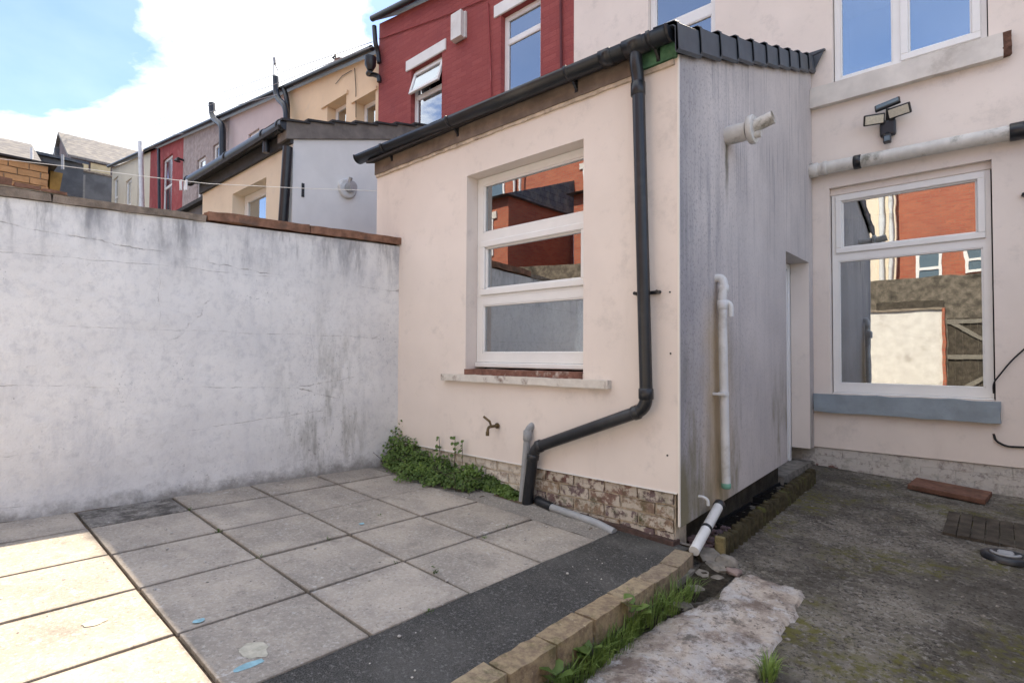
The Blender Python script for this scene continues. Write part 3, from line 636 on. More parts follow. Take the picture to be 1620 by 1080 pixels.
# soaker / end flashing poking up at the house wall
mb = MB(); zt = rz(7.12); mb.prism([(XS-.16, 7.12, zt+.16), (XS+.16, 7.12, zt+.215), (XS+.16, 7.12, zt+.235), (XS-.16, 7.12, zt+.24)], (0, .07, .02)); mb.prism([(XS-.1, 7.13, zt+.0), (XS+.04, 7.13, zt+.0), (XS+.16, 7.13, zt+.235), (XS-.1, 7.13, zt+.235)], (0, .02, 0)); mb.build('end_flashing', BLACKT, roof)
mb = MB(); rough_box(mb, XL-.01, -1.95, YF-.03, YF-.002, 3.425, 3.60, .003, .1, 5, 1); mb.build('fascia', FASCIA, ex)
mb = MB(); rough_box(mb, -1.945, XS-.005, YF-.031, YF-.002, 3.44, 3.60, .003, .08, 5, 2); mb.build('fascia_end', FASCIAG, ex)
mb = MB(); rough_box(mb, XL-.005, XS-.03, YF-.020, YF+.004, 3.395, 3.43, .008, .04, 11, 3); mb.build('peeling_trim', BEDM, ex)
# gutter
def gz(x): return 3.545 + (-1.66-x)*.018
def halfpipe(x0, x1, yc, r, t, zf, n=12):
    mb = MB(); vs = []
    for x in (x0, x1):
        for rr in (r, r-t):
            for k in range(n+1):
                a = math.pi*k/n; vs.append((x, yc+math.cos(a)*rr, zf(x)-math.sin(a)*rr*1.05))
    m_ = n+1; fs = []
    for k in range(n):
        fs += [[k, k+1, 2*m_+k+1, 2*m_+k], [m_+k, 3*m_+k, 3*m_+k+1, m_+k+1], [k, m_+k, m_+k+1, k+1], [2*m_+k, 2*m_+k+1, 3*m_+k+1, 3*m_+k]]
    fs += [[0, 2*m_, 3*m_, m_], [n, m_+n, 3*m_+n, 2*m_+n]]
    mb.add(vs, fs, True); return mb
GY = YF-.115
gt = halfpipe(-5.58, XS-.01, GY, .078, .006, lambda x: gz(x)+.045)
gutter = gt.build('gutter', BLACKP, ex)
def endcap(x, n=12):
    mb = MB(); vs = []
    for xx in (x-.008, x+.008):
        for k in range(n+1): a = math.pi*k/n; vs.append((xx, GY+math.cos(a)*.084, gz(x)+.05-math.sin(a)*.088))
    m_ = n+1; mb.add(vs, [list(range(m_)), list(range(m_, 2*m_))[::-1]]+[[k, k+1, m_+k+1, m_+k] for k in range(n)]+[[n, 0, m_, m_+n]]); return mb
endcap(-5.585).build('end_cap', BLACKP, gutter); endcap(XS-.005).build('end_cap', BLACKP, gutter)
for xb in (-5.05, -3.95, -2.52, -1.80):
    mb = halfpipe(xb-.016, xb+.016, GY, .086, .008, lambda x: gz(x)+.05); mb.box(xb-.014, xb+.014, YF-.036, YF-.027, gz(xb)-.10, gz(xb)+.05); mb.prism([(xb-.010, YF-.03, gz(xb)-.09), (xb-.010, YF-.03, gz(xb)-.02), (xb-.010, GY+.03, gz(xb)-.03)], (.02, 0, 0)); mb.build('gutter_bracket', BLACKP, gutter)
for xb, wd in ((-2.16, .05), (-1.93, .08)):
    halfpipe(xb-wd, xb+wd, GY, .087, .012, lambda x: gz(x)+.048).build('gutter_union', BLACKP, gutter)
# downpipe
DPX, DPY = -1.935, YF-.085
path = [(DPX, GY, gz(DPX)-.02), (DPX, GY, gz(DPX)-.10), (DPX+.002, DPY, gz(DPX)-.20), (-1.868, DPY, .955), (-2.905, DPY, .555), (-2.985, DPY+.01, .075)]
mb = MB(); mb.tube(bend(path, .09, 6), .046, 18); dp = mb.build('downpipe', BLACKP, ex)
def ring(c, d, r, l, m, par, name='pipe_collar'):
    d = Vector(d).normalized(); c = Vector(c); mb = MB(); mb.tube([c-d*l/2, c-d*(l/2-.006), c+d*(l/2-.006), c+d*l/2], r, 18, True, [r-.006, r, r, r-.006]); return mb.build(name, m, par)
ring((DPX+.001, DPY, gz(DPX)-.28), (0, 0, 1), .053, .10, BLACKP, dp); ring((-1.872, DPY, 1.06), (0, 0, 1), .053, .08, BLACKP, dp); ring((-1.95, DPY, .923), (1, 0, .385), .053, .05, BLACKP, dp)
ring((-2.845, DPY, .578), (1, 0, .385), .053, .05, BLACKP, dp); ring((-2.916, DPY, .48), (.16, 0, .95), .053, .05, BLACKP, dp)
mb = MB(); mb.box(-1.995, -1.80, YF-.012, YF-.002, 1.775, 1.80, .002)
for xx in (-1.985, -1.808): mb.tube([(xx, YF-.05, 1.788), (xx, YF, 1.788)], .013, 8)
mb.build('pipe_bracket', BLACKP, dp)
# grey waste stub, pipe lying at the wall foot, tap
mb = MB(); mb.tube(bend([(-3.07, YF-.05, .02), (-3.01, YF-.05, .62), (-3.005, YF-.045, .70), (-3.0, YF+.03, .735)], .05), .030, 14); sb_ = mb.build('waste_stub', GPIPE, ex)
ring((-3.008, YF-.05, .645), (.06, 0, 1), .037, .09, GPIPE, sb_)
mb = MB(); zz = lambda x, y: pz(x, y)+.035
mb.tube(bend([(-2.74, 3.50, zz(-2.74, 3.5)), (-2.28, 3.475, zz(-2.3, 3.47)-.012), (-2.12, 3.46, zz(-2.12, 3.46)-.035)], .05), .03, 12); lp = mb.build('ground_pipe', GPIPE, ex)
mb = MB(); mb.tube(bend([(-2.93, 3.60, .10), (-2.90, 3.52, .115), (-2.73, 3.50, zz(-2.73, 3.5))], .06), .038, 12); mb.build('pipe_elbow', BLACKP, lp)
tp = MB(); tx, tz = -3.40, .69
tp.tube([(tx, YF+.01, tz), (tx, YF-.085, tz)], .014, 10); tp.tube([(tx, YF-.01, tz), (tx, YF-.022, tz)], .026, 12)
tp.tube(bend([(tx-.005, YF-.06, tz), (tx-.012, YF-.12, tz-.004), (tx-.014, YF-.125, tz-.06)], .03), .013, 10); tp.tube([(tx-.014, YF-.125, tz-.045), (tx-.014, YF-.125, tz-.08)], .016, 10)
tp.tube([(tx-.008, YF-.085, tz), (tx-.02, YF-.095, tz+.05)], .010, 8); tp.tube([(tx-.02, YF-.095, tz+.045), (tx-.075, YF-.115, tz+.085)], .011, 8)
tag(tp.build('garden_tap', BRASS), 'small tarnished brass garden tap sticking out of the cream wall below the window', 'tap')
for (px_a, py_a) in ((1060, 462), (1061, 559), (1056, 720)):
    q = onY(px_a, py_a, YF); mb = MB(); mb.tube([q+Vector((0, -.004, 0)), q+Vector((0, .01, 0))], .007, 8); mb.build('wall_plug', BLACKP, ex)
# boiler flue
FY, FZ = 4.47, 3.155
mb = MB(); mb.tube([(XS-.02, FY, FZ), (XS+.16, FY, FZ)], .075, 22); fl_ = mb.build('boiler_flue', WPIPED, ex)
ring((XS+.20, FY, FZ), (1, 0, 0), .115, .045, WPIPED, fl_, 'flue_ring'); mb = MB(); mb.tube([(XS+.21, FY, FZ+.02), (XS+.36, FY, FZ+.055)], .052, 18, False); mb.tube([(XS+.36, FY, FZ+.055), (XS+.22, FY, FZ+.022)], .045, 18, False); mb.tube([(XS+.20, FY, FZ-.05), (XS+.27, FY, FZ-.05)], .028, 12); mb.build('flue_outlet', WPIPED, fl_)
# white waste pipe on the side wall
PY = 4.215; px_ = XS+.055
mb = MB(); mb.tube(bend([(XS-.02, PY+.01, 1.945), (px_-.005, PY+.01, 1.945), (px_+.01, PY+.005, 1.87), (px_, PY-.01, 1.80), (px_, PY-.01, 1.72), (px_+.012, PY+.02, .335)], .05), .033, 14); wp = mb.build('waste_pipe', WPIPE, ex)
ring((px_, PY-.009, 1.73), (0, 0, 1), .040, .07, WPIPE, wp); ring((px_+.003, PY+.01, 1.86), (0, .1, 1), .040, .06, WPIPE, wp); ring((px_+.012, PY+.02, .33), (0, 0, 1), .036, .045, GREENP, wp, 'pipe_end')
mb = MB(); mb.tube(bend([(px_, PY+.005, 1.76), (px_+.05, PY+.03, 1.74), (px_+.05, PY+.035, 1.64)], .04), .022, 10); mb.build('overflow_spur', WPIPE, wp)
mb = MB(); mb.box(XS-.002, XS+.10, PY-.075, PY-.05, 1.03, 1.05, .003); mb.tube([(px_+.004, PY-.003, 1.025), (px_+.004, PY-.003, 1.055)], .040, 14); mb.build('pipe_clip', WPIPE, wp)
mb = MB(); mb.tube(bend([(XS-.01, 3.88, .30), (XS+.035, 3.88, .303), (XS+.065, 3.89, .285), (XS+.065, 3.89, .245)], .03), .012, 8); mb.build('overflow_hook', WPIPE, ex)
# loose white pipe propped on kerb end
a, b = Vector((-1.575, 4.06, .225)), Vector((-1.53, 3.50, .035)); d = (b-a).normalized(); mb = MB(); mb.tube([a, b], .035, 16); lo = mb.build('loose_pipe', WPIPE)
tag(lo, 'short loose white plastic pipe with black rim leaning on the kerb end', 'pipe')
for t_, r_, l_ in ((.03, .042, .05), (.55, .040, .03)): ring(a+(b-a)*t_, d, r_, l_, BLACKP, lo, 'rubber_seal')
ring(a-d*.004, d, .031, .01, SOIL, lo, 'pipe_mouth')

# ================================================================== MAIN HOUSE
def eave(x): return 7.75 - .13*x*.9
mh = thing('terraced_house', 'cream rendered terraced house wall with large window above blue-grey sill', 'house', (-1.5, 9, 0))
LX0, LX1, LZ0, LZ1 = -1.482, -.045, .905, 3.325
UX0, UX1, UZ0, UZ1 = -1.432, -.052, 4.555, 6.35
TX0, TX1, TZ0, TZ1 = -3.83, -2.825, 5.2, 6.75
mb = MB(); wallgrid(mb, -5.185, 3.2, .270, 7.6, [(LX0, LX1, LZ0, LZ1), (UX0, UX1, UZ0, UZ1), (TX0, TX1, TZ0, TZ1)], YM, YM+.28, topf=eave); mb.build('wall', CREAM, mh)
mb = MB(); mb.box(-5.185, 3.2, YM+.03, YM+.27, -.4, .266); hp = mb.build('plinth', plain('house_mortar', (.50, .47, .43), .95, .15, 18, .6, .15, dirt=((.18, .12, .10), .6), bd=.012), mh)
bhs = [brick_mesh('brick', .287, .090, .05, BRICKH, s_+9, .004) for s_ in range(4)]
for c_ in range(5):
    z = .270-.006-.092*(c_+.5); x = XS+.14-(.145 if c_ % 2 else 0)
    while x < 1.2:
        if z > yard_z(x, YM)-.06: place('brick', random.choice(bhs), hp, (x, YM+.018+random.uniform(-.005, .004), z), (random.uniform(-.01, .01), random.uniform(-.008, .008), random.uniform(-.012, .012)))
        x += .289
mw = window(mh, LX0+.012, LX1-.012, .925, 3.245, 7.275, [(-1.408, -.122, 1.022, 2.462, 0), (-1.368, -.160, 2.612, 3.165, .062)], sub=.022, roomdepth=2.2)
mb = MB(); mb.box(LX0-.0, LX1+.0, 7.262, 7.30, 3.246, LZ1, .004); mb.build('head_trim', CREAM, mw)
mb = MB(); rough_box(mb, -1.652, -.008, YM-.075, YM+.05, .690, .900, .012, .05, 6, 2); mb.build('window_sill', STONEB, mh)
uw = window(mh, UX0+.01, UX1-.01, 4.575, 6.33, 7.265, [(-1.362, -.852, 4.635, 6.26, 0), (-.712, -.178, 4.685, 6.20, .07)], roomdepth=2.2)
mb = MB(); rough_box(mb, -1.656, .055, YM-.085, YM+.06, 4.305, 4.540, .005, .06, 4, 8); us_ = mb.build('window_sill', STONEW, mh)
mb = MB(); rough_box(mb, .053, .115, YM-.080, YM+.02, 4.315, 4.545, .014, .03, 12, 9); mb.build('broken_sill_end', plain('bare_brown_stone', (.16, .085, .06), .9, .4, 20, .8, .2, bd=.015), us_)
tw = window(mh, TX0+.005, TX1-.005, 5.21, 6.74, 7.27, [(-3.748, -2.90, 6.215, 6.68, 0), (-3.748, -2.90, 5.29, 6.065, 0)], roomdepth=2)
# roof, eaves gutter
mb = MB(); v = []
for x in (-5.185, 3.2): v += [(x, 7.05, eave(x)), (x, 12, eave(x)+3.4), (x, 12, eave(x)+3.55), (x, 7.05, eave(x)+.10)]
mb.add(v, [[0, 1, 2, 3], [4, 7, 6, 5], [0, 4, 5, 1], [1, 5, 6, 2], [2, 6, 7, 3], [3, 7, 4, 0]]); mb.build('roof', SLATED, mh)
mb = MB(); mb.tube([(-5.18, 7.0, eave(-5.18)), (3.2, 7.0, eave(3.2))], .07, 10); mb.build('gutter', BLACKP, mh)
mb = MB(); mb.box(-5.185, 3.2, YM+2.6, YM+2.8, -.4, 9); mb.build('rear_partition', ROOMD, mh)
# long white waste pipe across the facade
HP = lambda x: 3.545-.012*(x+1.67)
mb = MB(); mb.tube([(-1.675, YM-.10, HP(-1.675)), (.10, YM-.10, HP(.1))], .072, 20); hpipe = mb.build('waste_pipe', WPIPED, mh)
for x, r_, l_, m_, nme in ((-1.62, .082, .10, WPIPED, 'pipe_collar'), (-1.50, .080, .05, WPIPED, 'pipe_collar'), (-1.175, .078, .075, BLACKP, 'tape_band'), (.16, .086, .14, BLACKP, 'pipe_collar')): ring((x, YM-.10, HP(x)), (1, 0, 0), r_, l_, m_, hpipe, nme)
mb = MB(); mb.tube([(.2, YM-.10, HP(.2)), (.5, YM-.10, HP(.5)), (.55, YM-.10, -.1)], .07, 16); mb.build('stack_pipe', BLACKP, hpipe)
# loose cables by the right of the window
mb = MB(); A = onY(1572, 622, YM-.03); B = onY(1571, 606, YM-.05); Cc = onY(1600, 570, YM-.03); D_ = onY(1640, 535, YM-.01)
mb.tube(bend([A, B, Cc, D_], .08), .007, 8); A = onY(1572, 686, YM); B = onY(1575, 697, YM-.02); Cc = onY(1592, 706, YM-.02); D_ = onY(1640, 708, YM-.015)
c1 = mb.build('cable', CABLE, mh); mb = MB(); mb.tube(bend([A, B, Cc, D_], .12), .010, 8); mb.build('cable', CABLE, mh)

# floodlight
fo_ = Vector((-.895, YM, 3.86)); fl = thing('floodlight', 'black three panel security floodlight with motion sensor mounted under the upper sill', 'light', fo_)
def rotbox(name, m, par, c, size, rx, ry, rz_, bev=.01):
    mm = Matrix.Translation(Vector(c)) @ Matrix.Rotation(rz_, 4, 'Z') @ Matrix.Rotation(ry, 4, 'Y') @ Matrix.Rotation(rx, 4, 'X')
    mb = MB(); mb.box(-size[0]/2, size[0]/2, -size[1]/2, size[1]/2, -size[2]/2, size[2]/2, bev, mm, 2); return mb.build(name, m, par), mm
mb = MB(); mb.box(-.075, .075, -.075, 0, -.085, .095, .03, Matrix.Translation(fo_), 3); mb.build('housing', BLACKP, fl)
mb = MB(); mb.tube([fo_+Vector((0, -.05, -.06)), fo_+Vector((0, -.085, -.11))], .03, 12); mb.box(-.036, .036, -.125, -.055, -.175, -.085, .010, Matrix.Translation(fo_), 2); sn = mb.build('sensor', BLACKP, fl)
MB().box(-.026, .026, -.129, -.124, -.160, -.105, .003, Matrix.Translation(fo_)).build('sensor_lens', SOLAR, sn)
for (cx, cz, rz_, rx, ry, lm, sz) in ((-.115, .105, .35, .45, -.03, LENS, (.20, .035, .115)), (.115, .135, -.25, .45, -.02, LENS, (.215, .035, .115))):
    hd, mm = rotbox('lamp_head', BLACKP, fl, fo_+Vector((cx, -.13, cz)), sz, rx, ry, rz_); mb = MB(); mb.box(-sz[0]/2+.014, sz[0]/2-.014, -.023, -.017, -sz[2]/2+.014, sz[2]/2-.014, .002, mm)
    ld = mb.build('led_panel', lm, hd)
hd, mm = rotbox('lamp_head', BLACKP, fl, fo_+Vector((.01, -.13, .235)), (.235, .035, .115), -.75, -.18, .0); mb = MB(); mb.box(-.103, .103, -.023, -.017, -.043, .043, .002, mm); mb.build('led_panel', SOLAR, hd)
mb = MB(); mb.tube([fo_+Vector((-.09, -.10, .09)), fo_+Vector((.0, -.05, .07)), fo_+Vector((.1, -.1, .11))], .018, 8); mb.tube([fo_+Vector((0, -.05, .08)), fo_+Vector((.01, -.11, .2))], .018, 8); mb.build('bracket', BLACKP, fl)

# ================================================================== THINGS ON THE YARD
# log roll edging: two rolls of half-round logs
lm_ = []
for s_ in range(4):
    mb = MB(); n_ = 12; rr = .042; h = .34
    rings_ = [(.0, rr), (h-.02, rr), (h, rr*.82)]; vs = []
    for zz_, q in rings_:
        for k in range(n_): a_ = k*2*math.pi/n_; vs.append((math.cos(a_)*q*(1+.08*mn.noise(Vector((math.cos(a_)*2, math.sin(a_)*2, s_)))), math.sin(a_)*q, zz_-h+.012*mn.noise(Vector((math.cos(a_), math.sin(a_), s_*3+zz_*5)))))
    mb.add(vs, [[j*n_+k, j*n_+(k+1) % n_, (j+1)*n_+(k+1) % n_, (j+1)*n_+k] for j in range(2) for k in range(n_)], True); mb.add(vs[-n_:], [list(range(n_))])
    me = bpy.data.meshes.new('log'); me.from_pydata(mb.v, [], mb.f); me.materials.append(LOGM); lm_.append(me)
    for p_ in me.polygons: p_.use_smooth = len(p_.vertices) == 4
for seg, (ya_, yb_, lab) in enumerate(((3.84, 5.02, 'mossy timber log edging roll beside the plum stone chippings'), (5.08, 6.30, 'mossy timber log edging roll at the doorway end of the planting trays'))):
    th = thing('log_edging', lab, 'edging', (-1.475, (ya_+yb_)/2, 0), 'log edging rolls along the side wall')
    n_ = int((yb_-ya_)/.088)
    for k in range(n_+1):
        y = ya_+(yb_-ya_)*k/n_; x = -1.465-.02*(y-3.8)/2.5
        place('log', lm_[(k*7+seg) % 4], th, (x, y, .066+.034*(y-3.8)+random.uniform(-.010, .010)+(.012 if seg else 0)), (random.uniform(-.03, .03), random.uniform(-.03, .03), random.uniform(0, 6)), (1, .98, 1))
    if seg == 0:
        mb = MB(); mb.box(-1.500, -1.432, ya_-.075, ya_-.040, -.2, .078, .006); mb.build('end_stake', LOGE, th)
for (ya_, yb_, lab) in ((4.28, 5.12, 'black plastic planting tray of dark soil next to the plum stone chippings'), (5.20, 6.02, 'black plastic planting tray of dark soil nearest the doorway')):
    th = thing('planting_tray', lab, 'tray', (-1.62, (ya_+yb_)/2, 0), 'planting trays behind the log edging'); zt = .0+.034*(ya_-4)
    x0, x1 = -1.712, -1.53; mb = MB()
    mb.box(x0, x1, ya_, ya_+.012, -.12, zt); mb.box(x0, x1, yb_-.012, yb_, -.12, zt); mb.box(x0, x0+.012, ya_+.012, yb_-.012, -.12, zt); mb.box(x1-.012, x1, ya_+.012, yb_-.012, -.12, zt)
    mb.build('tray', TRAY, th)
    mb = grid(x0+.012, x1-.012, ya_+.012, yb_-.012, .02, lambda x, y: zt-.03+.014*fbm(x*14, y*14)); s_ = mb.build('soil', SOIL, th)
mb = grid(-1.74, -1.46, 3.7, 6.3, .05, lambda x, y: yard_z(x, y)-.02+.02*fbm(x*9, y*9)); tag(mb.build('bed_soil', SOIL), 'dark soil in the narrow bed under the grey side wall', 'soil', kind='structure')
# lumps: chippings (stuff) and rubble
def lump(mb, c, r, seed, sq=(1, 1, .7), amp=.35):
    bm = bmesh.new(); bmesh.ops.create_icosphere(bm, subdivisions=2, radius=1)
    vs = []
    for q in bm.verts:
        p_ = q.co.copy(); k = 1+amp*mn.noise(p_*1.4+Vector((seed*2.3, seed, 0)))+.15*mn.noise(p_*4+Vector((seed, 0, 5))); vs.append(Vector((p_.x*sq[0]*k*r, p_.y*sq[1]*k*r, p_.z*sq[2]*k*r))+Vector(c))
    bm.verts.index_update(); mb.add(vs, [[q.index for q in f.verts] for f in bm.faces]); bm.free()
mb = MB()
for i in range(95):
    y = random.uniform(3.70, 4.26); x = random.uniform(-1.72, -1.52); lump(mb, (x, y, yard_z(x, y)+.0+random.uniform(0, .05)), random.uniform(.014, .032), i, (1.1, .9, .65))
tag(mb.build('stone_chippings', PURP), 'plum coloured stone chippings heaped behind the log edging', 'stones', kind='stuff')
LUMPS = [(1120, 880, .085, 'rough grey concrete lump right against the kerb end'), (1152, 890, .07, 'broken concrete lump below the end of the log edging'), (1112, 912, .06, 'dark mossy concrete lump in the gully by the kerb brick'), (1160, 905, .05, 'pinkish stone at the tip of the pale concrete pad'),
         (1098, 935, .055, 'grey concrete fragment sunk in the gully among the grass'), (1080, 960, .05, 'small grey rubble piece between grass and pale concrete pad'), (1135, 915, .035, 'small loose stone between the rubble lumps and the pad'), (1128, 897, .065, 'jagged pale concrete lump wedged beside the kerb end stone'), (1090, 915, .045, 'angular rubble piece pressed against the outer kerb face'), (1140, 902, .045, 'rounded grey lump between the log stake and the pink stone')]
for i, (px, py, r, lab) in enumerate(LUMPS):
    c = onZ(px, py, -.08); c = onZ(px, py, yz(c.x, c.y)+.01); mb = MB(); lump(mb, c, r, i*3+1, (1.15, 1.0, .6), .55); tag(mb.build('rubble_lump' if r > .045 else 'loose_stone', RUBBLE if i != 3 else plain('pink_stone', (.25, .19, .17), .9, .3, 14, .7, .2, bd=.012)), lab, 'rubble', 'rubble in the gully by the kerb')
# gully soil
mb = grid(-1.50, -1.16, 1.2, 3.72, .03, lambda x, y: yz(x, y)+.012+.02*fbm(x*8, y*8, 2)+.02*max(0, (-1.3-x))/.2, lambda x, y: x < -1.26+.10*fbm(x*4, y*4, 9)-.05 and not padin(x, y))
tag(mb.build('gully_soil', plain('gully_earth', (.065, .055, .042), .95, .45, 22, .9, .1, dirt=((.16, .14, .11), .6), bd=.02)), 'bare earth along the foot of the brick kerb', 'soil', kind='structure')
# terracotta slab leaning at the wall foot
P4 = [(-.70, 6.80), (-.60, 7.10), (-.10, 7.00), (-.12, 6.63)]
q = [Vector((x, y, yard_z(x, y)+.012)) for x, y in P4]; tz = [.0, .03, .045, .0]
mb = MB(); mm = Matrix.Translation((-.40, 6.84, yard_z(-.4, 6.84)+.045)) @ Matrix.Rotation(rad(-9), 4, 'Z') @ Matrix.Rotation(rad(6), 4, 'X') @ Matrix.Rotation(rad(3), 4, 'Y'); mb.box(-.30, .30, -.15, .15, -.024, .024, .008, mm, 2)
tag(mb.build('terracotta_slab', TERRA), 'terracotta coloured clay slab lying at the foot of the house wall', 'clay slab')
# timber cover over a drain
th = thing('drain_cover', 'dark rotten timber board cover lying over the yard drain', 'cover', (-.05, 5.8, yard_z(-.05, 5.8)))
for k in range(8):
    x0 = -.36+k*.084; mb = MB(); rough_box(mb, x0, x0+.078, 5.46, 6.16, 0, .022, .004, .05, 9, k); mb.v = [(x, y, z+yard_z(x, y)-.006) for x, y, z in mb.v]; mb.build('board', DWOOD, th)
# round black access lid with handle
lc = Vector((.005, 5.16, yard_z(0, 5.16)+.012)); th = thing('access_lid', 'round black plastic drain lid with a curved grey handle', 'lid', lc)
mb = MB(); n_ = 28
def lathe(mb, prof, c, n_=28):
    vs = [c+Vector((math.cos(2*math.pi*k/n_)*r, math.sin(2*math.pi*k/n_)*r, z)) for r, z in prof for k in range(n_)]
    mb.add(vs, [[j*n_+k, j*n_+(k+1) % n_, (j+1)*n_+(k+1) % n_, (j+1)*n_+k] for j in range(len(prof)-1) for k in range(n_)], True)
lathe(mb, [(.002, .012), (.085, .014), (.095, .028), (.118, .03), (.135, .02), (.138, -.01)], lc); mb.build('lid', BLACKP, th)
mb = MB(); mb.tube([lc+Vector((math.cos(a_)*.078, math.sin(a_)*.078, .034)) for a_ in [rad(190+k*12) for k in range(14)]], .010, 8); mb.build('handle', GPIPE, th)
mb = MB(); mb.box(-.045, .045, -.03, .035, .014, .045, .01, Matrix.Translation(lc)); mb.build('grip', GPIPE, th)

# ================================================================== PLANTS
def leafcard(mb, c, nrm, up, s, fold=.25):
    nrm = Vector(nrm).normalized(); up = (Vector(up)-nrm*Vector(up).dot(nrm)).normalized(); sd = up.cross(nrm)
    pts = [(0, -.5, 0), (.42, -.28, fold*.4), (.5, .1, fold*.5), (.22, .42, fold*.2), (0, .56, -.05), (-.22, .42, fold*.2), (-.5, .1, fold*.5), (-.42, -.28, fold*.4)]
    mb.add([Vector(c)+(sd*a+up*b+nrm*d)*s for a, b, d in pts], [[0, 1, 2, 3, 4], [0, 4, 5, 6, 7]])
ivy = thing('ivy_clump', 'green ivy and weed clump growing in the corner against the cream wall plinth', 'plant', (-4.3, 3.4, .2))
mb = MB(); sb2 = MB(); R = random.Random(5)
def ivyheight(x):
    t_ = (x+4.93)/1.75
    return max(.03, (.30*(1-t_)**.8+.10*math.sin(t_*9+.6)*(1-t_)+.05)) if t_ < 1 else 0
for i in range(5200):
    t_ = R.random()**.85; x = -4.93+1.78*t_
    h = ivyheight(x)*(.75+.5*mn.noise(Vector((x*5, 1, 2)))); dpt = .10+.34*(1-abs(t_-.40)/.62) if t_ < .78 else .09
    u = R.random(); y = YF+.02-dpt*u*(1+.3*mn.noise(Vector((x*7, 3, 0))))
    dome = math.sqrt(max(.02, 1-(u**2)))
    z0 = pz(x, y)+.015; z = z0+h*dome*(.35+.75*R.random())*(1+.5*mn.noise(Vector((x*13, y*13, 4)))) if R.random() < .75 else z0+h*dome*R.random()
    y += R.gauss(0, .022); x += R.gauss(0, .025)
    nrm = Vector((R.gauss(.15, .5), -u*1.0-.2+R.gauss(0, .4), .65+R.gauss(0, .35))); leafcard(mb, (x, y, z), nrm, (R.gauss(0, 1), R.gauss(0, 1), R.gauss(.2, .6)), R.uniform(.014, .034))
for (x, y, h) in ((-4.90, 3.52, .42), (-4.18, 3.54, .40), (-3.98, 3.54, .44), (-3.86, 3.53, .40), (-3.55, 3.53, .20), (-4.55, 3.5, .30)):
    p0 = Vector((x, y, pz(x, y))); p1 = p0+Vector((R.uniform(-.03, .05), -.02, h)); sb2.tube([p0, p0.lerp(p1, .5)+Vector((.012, 0, 0)), p1], .003, 5)
    for k in range(9): c = p0.lerp(p1, R.uniform(.55, 1.02))+Vector((R.gauss(0, .022), R.gauss(-.01, .015), 0)); leafcard(mb, c, (R.gauss(.1, .5), -.8, .6), (R.gauss(0, 1), 0, 1), R.uniform(.024, .042))
for k in range(26):
    x = R.uniform(-4.9, -3.5); p0 = Vector((x, 3.5-R.random()*.2, pz(x, 3.4))); sb2.tube([p0, p0+Vector((R.gauss(0, .06), R.gauss(-.03, .03), .1)), p0+Vector((R.gauss(0, .12), R.gauss(-.06, .04), .16))], .0025, 4)
mb.build('foliage', LEAF, ivy); sb2.build('stems', DWOOD, ivy)
def tuft(name, lab, c, n_, h, spread, grp, broad=0, seed=0, m=None, lean=(0, 0)):
    R = random.Random(seed); mb = MB(); c = Vector(c)
    for i in range(n_):
        a_ = R.uniform(0, 6.283); r0 = R.random()**.6*spread; b0 = c+Vector((math.cos(a_)*r0*.6, math.sin(a_)*r0, 0)); hh = h*R.uniform(.45, 1.1); out = Vector((math.cos(a_)+lean[0], math.sin(a_)+lean[1], 0))*hh*R.uniform(.2, .75)
        wd = R.uniform(.0018, .0038); sd = Vector((-math.sin(a_), math.cos(a_), 0))*wd
        p1 = b0+out*.35+Vector((0, 0, hh*.6)); p2 = b0+out+Vector((0, 0, hh*R.uniform(.62, 1)))
        mb.add([b0-sd, b0+sd, p1+sd*.8, p1-sd*.8, p2], [[0, 1, 2, 3], [3, 2, 4]])
    for i in range(broad):
        a_ = R.uniform(0, 6.283); d_ = Vector((math.cos(a_), math.sin(a_), .7)).normalized(); s_ = h*R.uniform(.35, .6); q = c+d_*s_*.7+Vector((0, 0, h*R.uniform(.2, .7))); leafcard(mb, q, Vector((-d_.x*.6, -d_.y*.6, .9)), d_, s_, .2)
    return tag(mb.build(name, m or GRASS), lab, 'grass' if not broad else 'weed', grp)
def yp(px, py, dz=0):
    c = onZ(px, py, -.1)
    for _ in range(3): c = onZ(px, py, yz(c.x, c.y)+dz)
    return c
GR = 'grass and weeds along the kerb'
for i, (px, py, n_, h, sp, br) in enumerate(((1085, 950, 60, .16, .10, 0), (1060, 968, 70, .18, .10, 0), (1030, 985, 80, .19, .11, 0), (1003, 1002, 50, .20, .07, 7), (985, 1020, 80, .17, .11, 0), (960, 1042, 80, .17, .10, 0), (935, 1062, 60, .16, .09, 8), (905, 1085, 70, .16, .11, 0), (880, 1105, 60, .15, .11, 5), (1215, 1072, 70, .11, .06, 0))):
    if i == 9: lab, grp = 'single grass tuft growing from the crack at the edge of the pale concrete pad', None
    elif br: lab, grp = 'broad leaved weed growing with grass at the foot of the kerb', GR
    else: lab, grp = 'green grass tuft growing at the foot of the brick kerb', GR
    tuft('broadleaf_weed' if br else 'grass_tuft', lab, yp(px, py, .01), int(n_*1.4), h, sp, grp, br, i+3)
for i, (px, py) in enumerate(((519, 852), (627, 889), (690, 905), (767, 850), (803, 832), (411, 880), (301, 805), (680, 968), (600, 815), (345, 840))):
    c = onZ(px, py, .08)
    for _ in range(4): c = onZ(px, py, pz(c.x, c.y))
    tuft('joint_weed', 'tiny green weed sprouting from a joint between paving slabs', (c.x, c.y, pz(c.x, c.y)-.008), 10 if i % 3 else 18, .022 if i != 2 else .05, .024, 'weeds in the paving joints', 2, i+40, LEAF)
